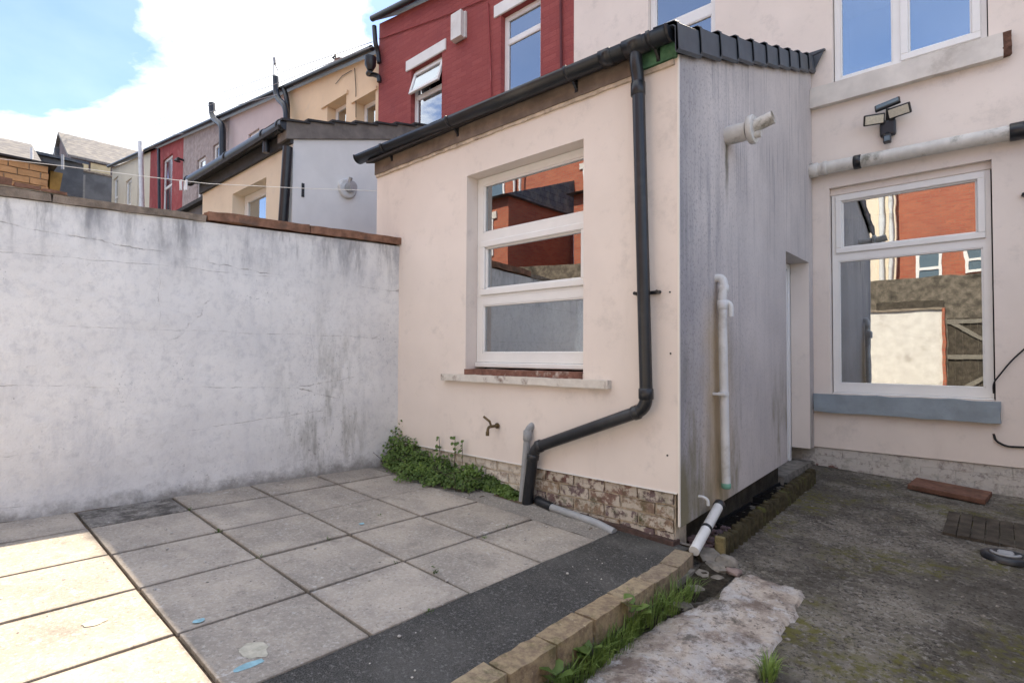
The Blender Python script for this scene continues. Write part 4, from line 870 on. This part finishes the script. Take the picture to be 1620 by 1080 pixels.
# loose grit scattered on slabs
mb = MB(); R = random.Random(8)
for i in range(150):
    x = R.uniform(-4.9, -1.7); y = R.uniform(.2, 3.4); lump(mb, (x, y, pz(x, y)+.003), R.choice((.003, .004, .005, .009)), i, (1, 1, .6))
tag(mb.build('grit', plain('pale_grit', (.45, .42, .38), .9, .3, 40, 0, .2)), 'loose pale grit scattered over the slabs and tarmac', 'grit', kind='stuff')
mb = MB(); R = random.Random(9)
for i in range(900):
    x = R.uniform(-1.45, 1.2); y = R.uniform(1.6, 7.1); lump(mb, (x, y, yz(x, y)+.001), R.choice((.004, .005, .006, .009, .012)), i, (1.1, 1, .55))
tag(mb.build('yard_gravel', plain('mixed_gravel', (.20, .18, .155), .9, .6, 40, .2, .2)), 'fine loose gravel scattered over the concrete yard', 'gravel', kind='stuff')
# debris: fallen leaf on the patio by the wall
c = onZ(515, 736, .15); mb = MB(); leafcard(mb, (c.x, c.y, pz(c.x, c.y)+.03), (.4, -.7, .4), (.3, 0, 1), .06); tag(mb.build('fallen_leaf', plain('dry_leaf', (.42, .33, .25), .9)), 'dry pale fallen leaf on the slabs near the ivy clump', 'leaf')

# ================================================================== NEIGHBOURS
NX = -7.516
ne = thing('rear_extension', 'neighbouring extension with plain grey side wall and cream front behind the boundary wall', 'extension', (-9.3, 5.4, 1))
mb = MB(); wallgrid(mb, -11.2, NX-.003, .3, 4.44, [(-9.74, -8.40, 2.4, 4.07)], YF, YF+.3); mb.build('front_wall', CREAM2, ne)
def nz_(y): return 4.42+(y-YF)*.300
mb = MB(); wallgrid(mb, YF-.003, YM-.01, .3, 4.4, [], NX, NX-.3, 'X', topf=nz_); mb.build('side_wall', GREYR, ne)
mb = MB(); mb.prism([(NX-.25, YF-.12, nz_(YF-.12)+.004), (NX-.25, YM-.01, nz_(YM)+.004), (NX-.25, YM-.01, nz_(YM)+.25), (NX-.25, YF-.12, nz_(YF)+.22)], (.285, 0, 0)); mb.build('verge_band', WGREYR, ne)
mb = MB(); mb.prism([(-11.3, 3.35, nz_(3.35)+.16), (-11.3, YM-.01, nz_(YM)+.16), (-11.3, YM-.01, nz_(YM)+.22), (-11.3, 3.35, nz_(3.35)+.22)], (11.3+NX-.02, 0, 0)); nr = mb.build('roof', TILED, ne)
for i in range(10):
    y0 = 3.36+i*.385; mb = MB(); mb.prism([(NX-.5, y0, nz_(y0)+.262), (NX-.5, y0+.43, nz_(y0+.43)+.222), (NX-.5, y0+.43, nz_(y0+.43)+.245), (NX-.5, y0, nz_(y0)+.295)], (.57, 0, 0)); mb.build('verge_tile', TILED, nr)
window(ne, -9.735, -8.405, 2.405, 4.065, YF+.20, [(-9.63, -8.51, 2.5, 3.96, 0)], back=BLIND, roomdepth=.9)
bl = MB()
for k in range(27): z = 2.5+k*.055; bl.box(-9.66, -8.48, YF+.285, YF+.289, z, z+.046)
bl.build('blind_slats', BLIND, ne)
mb = MB(); mb.box(-11.25, NX+.01, YF-.05, YF-.003, 4.36, 4.62); mb.build('fascia', plain('dark_slate_fascia', (.05, .05, .052), .7, .3, 3, .2, .3, dirt=((.12, .12, .12), .5)), ne)
ngz = lambda x: 4.60+(NX-x)*.015
def hp2(x0, x1, yc, r, zf, n=10):
    mb = MB(); mb.tube([(x0, yc, zf(x0)), (x1, yc, zf(x1))], r, 14); return mb
ngt = hp2(-11.6, NX+.03, YF-.13, .085, ngz).build('gutter', BLACKP, ne)
for x in (-11.55, -9.6, -8.15, -7.62): ring((x, YF-.13, ngz(x)), (1, 0, 0), .10, .05, BLACKP, ngt, 'gutter_bracket')
mb = MB(); mb.tube([(-8.12, YF-.13, 4.55), (-8.12, YF-.13, 4.34)], .05, 12); mb.build('gutter_outlet', BLACKP, ngt)
mb = MB(); mb.tube([(NX+.02, YF-.09, 4.28), (NX-.32, YF-.09, 1.0)], .068, 16); mb.build('cut_downpipe', BLACKP, ne)
fc = onX(548, 299, NX); mb = MB(); mb.tube([fc+Vector((-.02, 0, 0)), fc+Vector((.05, 0, 0)), fc+Vector((.06, 0, 0))], .15, 22, True, [.15, .15, .13]); nf = mb.build('boiler_flue', WPIPE, ne)
mb = MB(); mb.tube([fc, fc+Vector((.17, .02, .02))], .075, 16); mb.tube([fc+Vector((.10, -.02, .03)), fc+Vector((.16, -.02, .14))], .03, 10); mb.build('flue_outlet', STEEL, nf)
sc_ = onX(479, 301, NX); MB().box(NX-.01, NX+.012, sc_.y-.02, sc_.y+.02, sc_.z-.10, sc_.z+.10).build('wall_slot', BLACKP, ne)

# ---- row of terraces up the hill, rear walls at YM
def far_house(name, label, x0, x1, m, ezf, wins, lintel=None, extra=None, grp='terraced houses up the hill', recess=.07, zb=0):
    th = thing(name, label, 'house', ((x0+x1)/2, 9, 0), grp)
    mb = MB(); wallgrid(mb, x0, x1, zb, 30, [(a, b, c, d) for a, b, c, d, *_ in wins], YM, YM+.35, topf=ezf); mb.build('wall', m, th)
    v = []
    for x in (x0, x1): v += [(x, 7.06, ezf(x)-.0), (x, 11.5, ezf(x)+3.1), (x, 11.5, ezf(x)+3.25), (x, 7.06, ezf(x)+.08)]
    mb = MB(); mb.add(v, [[0, 1, 2, 3], [4, 7, 6, 5], [0, 4, 5, 1], [1, 5, 6, 2], [2, 6, 7, 3], [3, 7, 4, 0]]); mb.build('roof', SLATED, th)
    mb = MB(); mb.tube([(x0, 7.0, ezf(x0)+.03), (x1, 7.0, ezf(x1)+.03)], .07, 10); mb.build('gutter', BLACKP, th)
    for a, b, c, d, sp in wins:
        fwid = .085; lights = [(a+fwid, b-fwid, c+fwid, c+(d-c)*sp-fwid*.5, 0), (a+fwid, b-fwid, c+(d-c)*sp+fwid*.5, d-fwid, 0)] if sp else [(a+fwid, b-fwid, c+fwid, d-fwid, 0)]
        window(th, a+.004, b-.004, c+.004, d-.004, YM+recess, lights, roomdepth=.8)
        if lintel: mb = MB(); mb.box(a-.17, b+.13, YM-.03, YM+.10, d+.002, d+.24, .01); mb.build('lintel', lintel, th)
    return th
rez = lambda x: 9.20-.137*(x+10.86)
rh = far_house('terraced_house', 'red painted brick terraced house with white lintels over its upper windows', -10.86, -5.188, REDB, rez, [(-9.60, -8.55, 5.55, 7.64, .70), (-6.86, -5.90, 5.6, 7.70, .76)], plain('white_lintel_paint', (.78, .77, .75), .7, .04, 4, .2, .3), grp=None, recess=.11)
# hinged open top light of the first window
mm = Matrix.Translation((-9.075, YM+.09, 7.56)) @ Matrix.Rotation(rad(-17), 4, 'X'); mb = MB()
for (a, b, c, d) in ((-.50, .50, -.07, 0), (-.50, .50, -.54, -.47), (-.50, -.43, -.47, -.07), (.43, .50, -.47, -.07)): mb.box(a, b, -.03, .02, c, d, .008, mm)
ol = mb.build('open_top_light', UPVC, rh); mb = MB(); mb.box(-.435, .435, -.008, 0, -.475, -.065, 0, mm); mb.build('pane', GLASS, ol)
bx = onY(730, 45, YM); mb = MB(); mb.prism([(bx.x-.17, YM-.005, bx.z+.26), (bx.x+.17, YM-.005, bx.z+.26), (bx.x+.17, YM-.005, bx.z-.26), (bx.x-.17, YM-.005, bx.z-.26)], (0, -.05, 0)); mb.prism([(bx.x-.15, YM-.054, bx.z+.24), (bx.x+.15, YM-.054, bx.z+.24), (bx.x+.15, YM-.054, bx.z-.28), (bx.x-.15, YM-.054, bx.z-.28)], (0, -.10, .02))
tag(mb.build('alarm_box', plain('white_metal_box', (.68, .66, .63), .5, .06, 4, .1, .4, dirt=((.45, .36, .28), .4))), 'white wall box fixed between the windows of the red painted house', 'box')
mb = MB(); q = [onY(x, y, YM-.025) for x, y in ((600, 62), (690, 30), (770, -2))]; mb.tube(q, .012, 6); q = [onY(x, y, YM-.025) for x, y in ((772, 5), (776, 100), (777, 160))]; mb.tube(q, .014, 6); mb.build('cable', REDR, rh)
mb = MB(); q = [onY(x, y, YM-.03) for x, y in ((887, -5), (888, 115))]; mb.tube(q, .022, 6); mb.build('cable', plain('dark_red_cable', (.12, .03, .035), .7), rh)
mb = MB(); q = [onY(592, 42, YM-.2), onY(594, 70, YM-.2), onY(598, 82, YM-.1), onY(600, 100, YM-.08)]; mb.tube(bend(q, .15), .055, 12); mb.build('downpipe', BLACKP, rh)
ez = lambda x: 8.50+.1275*(-10.85-x)
def wv(pl, pr, pt, h, sp):
    a = onY(pl, pt, YM); b = onY(pr, pt, YM); return (a.x, b.x, a.z-h, a.z, sp)
yh = far_house('terraced_house', 'apricot rendered terraced house next to the red painted brick house', -15.47, -10.865, YELL, ez, [(-13.25, -12.3, 6.2, 7.95, 0), (-11.85, -10.98, 6.0, 7.62, .55)], None, recess=.24)
for (a, b, z) in ((-13.5, -12.2, 7.955), (-12.0, -10.9, 7.625)): mb = MB(); mb.box(a, b, YM-.05, YM+.002, z, z+.09); mb.build('drip_mould', YELL, yh)
far_house('terraced_house', 'pale pinkish grey rendered terraced house beyond the apricot one', -20.06, -15.475, PINKR, ez, [(-16.85, -15.95, 6.6, 8.35, .6), (-18.4, -17.55, 7.0, 8.6, .6)])
far_house('terraced_house', 'brownish pebbledashed terraced house with a tall black vent pipe', -25.0, -20.065, PEBB, ez, [wv(337, 350, 231, 2.2, 0), wv(312, 325, 254, 2.2, .6)])
far_house('terraced_house', 'far red painted terraced house with one narrow white window', -29.8, -25.005, REDR, ez, [wv(258, 273, 254, 3.4, .62)])
far_house('terraced_house', 'far off white terraced house at the end of the row', -37.4, -29.805, CREAMF, ez, [wv(180, 187, 284, 2.2, .5), wv(199, 208, 288, 2.6, .5), wv(218, 224, 275, 3.2, .6)], zb=2)
# gutter hopper and offset at the apricot house
mb = MB(); hq = onY(586, 98, YM-.3); mb.tube([hq+Vector((0, 0, .10)), hq+Vector((0, 0, -.08)), hq+Vector((0, 0, -.2))], .2, 14, True, [.14, .13, .07]); q = [hq+Vector((0, 0, -.2)), onY(581, 118, YM-.2), onY(592, 118, YM-.15), onY(600, 122, YM-.1), onY(600, 130, YM-.1)]; mb.tube(bend(q, .12), .055, 12); mb.build('gutter_hopper', BLACKP, yh)
mb = MB(); q = [onY(x, y, YM-.03) for x, y in ((561, 108), (563, 140), (563, 186))]; mb.tube(q, .009, 6); mb.tube([onY(x, y, YM-.03) for x, y in ((531, 133), (542, 120), (556, 112))], .008, 6); mb.build('cable', CABLE, yh)
def vent(name, lab, pix, Y, r, m):
    mb = MB(); mb.tube(bend([onY(x, y, Y) for x, y in pix], .25), r, 12); return tag(mb.build(name, m), lab, 'pipe')
vent('vent_pipe', 'tall black soil vent pipe by the apricot house under a thin aerial', [(436, 122), (437, 148), (441, 158), (450, 166), (453, 178), (453, 300)], YM-.35, .085, BLACKP)
vent('vent_pipe', 'shorter black vent pipe against the pink and apricot house joint', [(449, 140), (455, 160), (455, 300)], YM-.2, .07, BLACKP)
vent('vent_pipe', 'black crooked vent pipe on the brownish pebbledashed house', [(335, 164), (336, 182), (340, 190), (352, 198), (352, 300)], YM-.3, .11, BLACKP)
vent('vent_pipe', 'tall pale grey vent pipe in front of the far off white house', [(222, 224), (223, 262), (225, 340)], YM-.5, .10, WPIPE)
vent('rain_pipe', 'black rain pipe running down the far red painted house', [(251, 236), (252, 330)], YM-.2, .06, BLACKP)
mb = MB(); q = onY(433, 93, YM-.35); mb.tube([q, onY(433, 126, YM-.35)], .014, 6); mb.tube([onY(434, 92, YM-.35), onY(435, 102, YM-.35)], .045, 6); mb.tube([onY(434, 100, YM-.35), onY(440, 112, YM-.35)], .02, 6); tag(mb.build('tv_aerial', plain('dull_metal', (.25, .25, .26), .5, .1, 5, 0, .4)), 'thin television aerial on a mast above the black vent pipe', 'aerial')
ch = thing('chimney_stack', 'low brick chimney stack with clay pot above the apricot house roof', 'chimney', onY(527, 120, 9.5))
a = onY(515, 120, 9.5); b = onY(537, 104, 9.5); mb = MB(); mb.box(a.x, b.x, 9.5, 10.3, a.z-3, b.z-.15, .03); mb.build('stack', BRICKRED, ch)
q = onY(543, 104, 9.6); mb = MB(); mb.tube([q+Vector((0, 0, -2.5)), q+Vector((0, 0, -.1)), q+Vector((0, 0, -.1)), q+Vector((0, 0, .12))], .2, 14, True, [.22, .22, .36, .30]); mb.build('chimney_pot', TERRA, ch)
mb = MB(); q = [onY(x, y, 9.6) for x, y in ((533, 105), (531, 88), (526, 92), (531, 94), (537, 92))]; mb.tube(q, .035, 6); mb.build('roof_aerial', CABLE, ch)

q = onY(291, 254, YM); mb = MB(); mb.tube([q+Vector((0, 0, 0)), q+Vector((0, -.22, .03)), q+Vector((0, -.24, -.1))], .06, 10, True, [.04, .06, .13]); tag(mb.build('wall_lamp', BLACKP), 'small black wall lamp where the far red house meets the pebbledashed house', 'lamp')
q = onY(1619, 309, YM); mb = MB(); mb.tube([q+Vector((0, .01, 0)), q+Vector((0, -.05, 0)), q+Vector((.06, -.06, 0))], .018, 8); mb.build('pipe_bracket', BLACKP, mh)
# ---- distant cross buildings on the left
def box_house(name, lab, xe, xr, y0, y1, ze, zr, zb, mw_, mr, grp='houses beyond the end of the row'):
    th = thing(name, lab, 'house', (xr, (y0+y1)/2, 0), grp); xw = 2*xr-xe; mb = MB()
    mb.prism([(xe, y0, zb), (xw, y0, zb), (xw, y0, ze), (xr, y0, zr), (xe, y0, ze)], (0, y1-y0, 0)); mb.build('wall', mw_, th)
    mb = MB(); o_ = .25; dz = o_*(zr-ze)/abs(xr-xe)
    for sx in (xe+(o_ if xe > xr else -o_), xw-(o_ if xe > xr else -o_)):
        mb.add([(sx, y0-.2, ze-dz+.05), (xr, y0-.2, zr+.05), (xr, y1+.2, zr+.05), (sx, y1+.2, ze-dz+.05), (sx, y0-.2, ze-dz+.2), (xr, y0-.2, zr+.2), (xr, y1+.2, zr+.2), (sx, y1+.2, ze-dz+.2)], [[0, 1, 2, 3], [4, 7, 6, 5], [0, 4, 5, 1], [1, 5, 6, 2], [2, 6, 7, 3], [3, 7, 4, 0]])
    mb.build('roof', mr, th); return th
bh = box_house('gabled_house', 'distant gabled house with pale slate roof and dark plum coloured gable end', -45, -49, 6.45, 13.5, 14.2, 16.7, 0, plain('dark_plum_stone', (.14, .115, .125), .9, .2, 1, .3, .2), SLATE)
for (pl_a, pr_a) in ((131, 140), (144, 175)):
    a = onX(pl_a, 250, -44.9); b = onX(pr_a, 262, -44.9); mb = MB(); mb.box(-44.99, -44.9, a.y, b.y, 13.4, 14.05); mb.build('gable_panel', plain('buff_stone_panel', (.50, .42, .27), .9, .15, 2, .2, .2), bh)
a = onY(88, 234, 6.3); mb = MB(); mb.box(-50.1, -49.6, 6.2, 6.5, 13.5, 16.0); mb.build('gable_window', SLATED, bh)
gw = thing('grey_building', 'plain dark grey rendered building in front of the distant gabled house', 'building', (-42, 8, 0)); mb = MB(); q0 = onX(86, 262, -42); q1 = onX(180, 268, -42); mb.box(-44, -42, q0.y-.3, q1.y+1.5, 0, q0.z); mb.build('wall', DGREYR, gw)
mb = MB(); mb.box(-44.1, -41.9, q0.y-.4, q1.y+1.6, q0.z+.003, q0.z+.1); mb.build('coping', COPE1, gw)
mb = MB(); qa = onX(127, 285, -41.99); qb = onX(135, 285, -41.99); mb.box(-42.0, -41.98, qa.y, qb.y, 5, q0.z-.2); mb.build('pale_strip', plain('pale_grey_strip', (.24, .23, .22), .9), gw)
bh2 = box_house('slate_roofed_house', 'distant low house with mottled grey slate roof left of the gabled house', -34, -37.5, -4, 3.55, 10.35, 12.05, 0, DGREYR, SLATE)
bh3 = box_house('slate_roofed_house', 'distant low house with blue black slate roof', -38, -41, 3.3, 6.0, 11.9, 12.75, 0, DGREYR, SLATED)
for px, py0, py1, Y_, in ((50, 234, 254, 0), (99, 245, 260, 0)):
    a = onX(px, py0, -33.5); b = onX(px, py1+8, -33.5); mb = MB(); mb.tube([a, b], .06, 8); tag(mb.build('roof_vent', WPIPE if px == 50 else GPIPE), 'short white vent pipe rising by the mottled grey slate roof' if px == 50 else 'short pale vent pipe beside the blue black slate roof', 'pipe')
oh = thing('outhouse', 'orange painted stone outhouse wall with flat dark roof behind the boundary wall', 'outhouse', (-12.6, .5, 0))
q0 = onX(78, 258, -12); q1 = onX(0, 252, -12); zt = (q0.z+q1.z)/2
mb = MB(); mb.box(-14, -12.04, -3.0, q0.y-.01, 0, zt); mb.build('wall', MORTAR, oh)
R = random.Random(3); z = zt-.01; row = 0
while z > zt-1.3:
    h = .115; y = q0.y-.005-(0.1 if row % 2 else 0)
    if row % 2: mb = MB(); rough_box(mb, -12.05, -12.0, y+.008, q0.y-.005, z-h, z-.014, .006, .05, 9, row); mb.build('stone', ORNG, oh)
    while y > -1.2:
        l_ = R.uniform(.22, .32); mb = MB(); rough_box(mb, -12.05, -12.0+R.uniform(-.01, .008), y-l_, y-.012, z-h, z-.014, .008, .06, 9, y); mb.build('stone', ORNG, oh); y -= l_
    z -= h; row += 1
mb = MB(); mb.box(-14.2, -11.93, -3.2, q0.y+.10, zt+.004, zt+.035); mb.build('roof', TILED, oh)
mb = MB(); qa = onX(80, 259, -12.3); qb = onX(100, 262, -12.3); mb.prism([(-12.3, qa.y, zt-.6), (-12.3, qa.y+.1, zt-.6), (-12.3, qb.y, zt), (-12.3, qa.y, zt)], (-.6, 0, 0)); mb.build('timber_gusset', plain('ochre_board', (.30, .19, .06), .8, .25, 5, .3, .2), oh)
lw = thing('low_brick_wall', 'crumbling red brick wall top showing over the boundary wall coping', 'wall', (-9.6, .6, 0)); a = onX(0, 281, -9.5); b = onX(108, 298, -9.5)
mb = MB(); mb.box(-9.75, -9.5, -3, b.y, 0, a.z-.08); mb.build('wall', MORTAR, lw)
y = b.y; i = 0
while y > -1.5:
    mb = MB(); rough_box(mb, -9.78, -9.47, y-.27, y-.012, a.z-.08, a.z+.035+(-.08 if i < 2 else .0)+.02*math.sin(i*2.3), .012, .06, 9, i); mb.build('brick', COPE2, lw); y -= .28; i += 1
db = thing('flat_roofed_store', 'dark grey flat roofed store below the far red painted house', 'building', (-19, 5.6, 0)); a = onY(233, 318, 5.0); b = onY(322, 316, 5.0)
mb = MB(); mb.box(a.x, b.x+.5, 5.0, 6.6, 0, b.z-.1); mb.build('wall', DGREYR, db); mb = MB(); mb.box(a.x-.2, b.x+.55, 4.85, 6.7, b.z-.097, b.z); mb.build('roof', TILED, db)
# clothes line and pegs
cl = []
for (px, py, Y_) in ((-30, 247, .55), (0, 251.5, .68), (102, 263, 1.1), (222, 278.5, 1.75), (330, 290.7, 2.4), (463, 297.3, 3.0), (596, 302, 3.62)): cl.append(onY(px, py, Y_))
mb = MB(); mb.tube(cl, .004, 6); tag(mb.build('washing_line', LINEM), 'thin white washing line strung behind the boundary wall', 'washing line')
for k, px in enumerate((286, 294)):
    c = onY(px, 286.5, 2.13); mb = MB(); wd = .022 if k == 0 else .035; rough_box(mb, c.x-wd, c.x+wd, c.y-.008, c.y+.008, c.z-.115, c.z+.012, .006, .03, 20, k); tag(mb.build('white_rag', UPVC), 'narrow white cloth strip pegged on the washing line' if k == 0 else 'wider white cloth strip pegged on the washing line', 'cloth', 'cloths on the washing line')
# overhead cables
def wire(pix, lab, Y0_, Y1_):
    n_ = len(pix); mb = MB(); pts = [onY(x, y, Y0_+(Y1_-Y0_)*i/(n_-1)) for i, (x, y) in enumerate(pix)]; mb.tube(pts, .009, 5); tag(mb.build('overhead_cable', WIRE), lab, 'cable', 'overhead cables against the sky')
W_ = 'thin overhead cable crossing the cloudy sky above the terrace'
wire([(589, 66.7), (444, 115), (330, 154), (237, 181), (130, 199), (40, 209)], W_, 6.6, 6.6); wire([(589, 74), (426, 137), (300, 176), (207, 200), (60, 219)], W_, 6.6, 6.6); wire([(437, 150), (330, 178), (200, 208), (80, 222)], W_, 6.6, 6.6); wire([(290, 212), (150, 222), (0, 219)], W_, 6.6, 6.6)

# ================================================================== BEHIND THE CAMERA (seen in the window reflections)
rw = thing('rear_yard_wall', 'white rendered rear yard wall with orange brick pier by the timber gate', 'wall', (-3, -3.1, 0))
mb = MB(); mb.box(-5.2, -1.11, -3.25, -3.0, -.3, 2.57); mb.build('rendered_panel', STONEW, rw); mb = MB(); mb.box(-1.108, -1.045, -3.28, -2.97, -.3, 2.62); mb.build('pier', BRICKRED, rw); mb = MB(); mb.box(-5.2, -1.11, -3.3, -2.96, 2.573, 2.63); mb.build('coping', COPE1, rw); mb = MB(); mb.box(.35, 2.9, -3.25, -3.0, -.3, 2.6); mb.build('end_panel', STONEW, rw)
gt_ = thing('yard_gate', 'dark timber boarded yard gate with diagonal brace', 'gate', (-.35, -3.1, -.1))
for k in range(9): MB().box(-1.01+k*.15, -1.01+k*.15+.143, -3.16, -3.13, -.15, 2.35, .004).build('plank', DWOOD, gt_)
for z in (.3, 1.3, 2.2): MB().box(-1.01, .33, -3.128, -3.09, z, z+.11, .004).build('rail', plain('grey_timber_%d' % (z*10), (.20, .18, .15), .9), gt_)
mb = MB(); mb.prism([(-.95, -3.128, 2.2), (-.80, -3.128, 2.2), (.30, -3.128, 1.42), (.15, -3.128, 1.42)], (0, .036, 0)); mb.prism([(-.95, -3.128, .42), (-.80, -3.128, .42), (.30, -3.128, 1.29), (.15, -3.128, 1.29)], (0, .036, 0)); mb.build('brace', plain('grey_timber_brace', (.20, .18, .15), .9), gt_)
rb = thing('right_boundary_wall', 'white painted boundary wall on the far side of the yard', 'wall', (2.8, 2, 0)); mb = MB(); rough_box(mb, 2.62, 2.9, -3.2, 7.19, -.4, 2.3, .02, .2, 3, 4); mb.build('wall', STONEW, rb)
lnw = thing('lane_wall', 'rubble stone wall along the back lane', 'wall', (-5, -5.3, 0)); mb = MB(); rough_box(mb, -26, 12, -5.5, -5.1, -.4, 3.69, .05, .6, 2, 2)
mb.v = [(x, y, z+(.07*(-x-5) if z > 1 and x < -5 else 0)) for x, y, z in mb.v]; mb.build('wall', STONEWALL, lnw)
MB().box(-2.8, -1.2, -5.09, -5.05, 2.2, 3.0).build('boarded_opening', DWOOD, lnw); MB().box(-11, -9, -5.09, -5.04, 2.0, 3.2).build('boarded_door', ORNG, lnw)
S(MB().add([(-60, -5.0, -.3), (40, -5.0, -.3), (40, -3.3, -.3), (-60, -3.3, -.3)], [[0, 1, 2, 3]]).build('back_lane', PAD))
for k in range(5):
    x1 = 6.2-k*5.9; x0 = x1-5.88; zb_ = .6*k; th = thing('brick_terrace_house', 'red brick terraced house across the back lane with white windows', 'house', ((x0+x1)/2, -14, 0), 'terraced houses across the back lane')
    YO = -12.4; mb = MB(); mb.box(x0, x1, YO-8, YO, -.4, 9.3+zb_); mb.build('wall', BRICKRED, th); mb = MB(); mb.prism([(x0, YO+.35, 9.3+zb_), (x0, YO-4, 12+zb_), (x0, YO-8.3, 9.3+zb_)], (x1-x0, 0, 0)); mb.build('roof', SLATE, th)
    if k != 1:
        mb = MB(); mb.box(x0+.2, x0+2.9, YO, YO+4.2, -.4, 5.9+zb_); mb.build('outrigger', BRICKRED, th); mb = MB(); mb.prism([(x0, YO+4.5, 5.9+zb_), (x0, YO, 7.5+zb_), (x0, YO, 5.9+zb_)], (3.1, 0, 0)); mb.build('outrigger_roof', SLATED, th)
    else:
        MB().box(x0+.2, x0+2.45, YO+.004, YO+.3, -.4, 9.0).build('painted_bay', CREAM2, th); mb = MB(); mb.tube([(x0+2.0, YO+.4, 0), (x0+2.0, YO+.4, 8.9)], .09, 8); mb.tube([(x0+2.3, YO+.4, 0), (x0+2.3, YO+.4, 8.9)], .07, 8); mb.build('soil_stack', WPIPE, th)
    for (wx0, wx1, wz0, wz1, wy) in ((x0+3.08, x0+3.92, 3.5-zb_*.0, 5.05, YO), (x0+4.6, x0+5.2, 4.0, 5.0, YO)) + (((x0+1.1, x0+2.1, 3.6, 5.1, YO+4.2),) if k != 1 else ()) + (((x0+3.6, x0+4.7, 6.2, 7.9, YO),) if k > 1 else ()):
        mb = MB(); wallgrid(mb, wx0, wx1, wz0+zb_, wz1+zb_, [(wx0+.1, wx1-.1, wz0+zb_+.1, (wz0+wz1)/2+zb_-.05), (wx0+.1, wx1-.1, (wz0+wz1)/2+zb_+.05, wz1+zb_-.1)], wy+.05, wy+.004); wn = mb.build('window', UPVC, th)
        MB().box(wx0+.1, wx1-.1, wy+.006, wy+.02, wz0+zb_+.1, wz1+zb_-.1).build('pane', SOLAR, wn); MB().box(wx0-.2, wx1+.2, wy+.003, wy+.06, wz1+zb_+.003, wz1+zb_+.28).build('lintel', STONEW, th)
    mb = MB(); mb.tube([(x0+5.4, YO+.12, 0), (x0+5.4, YO+.12, 9.2+zb_)], .07, 8); mb.build('downpipe', WPIPE, th); mb = MB(); mb.tube([(x0+.05, YO+.3, 3), (x0+.05, YO+.3, 10+zb_)], .07, 8); mb.build('soil_pipe', WPIPE, th)
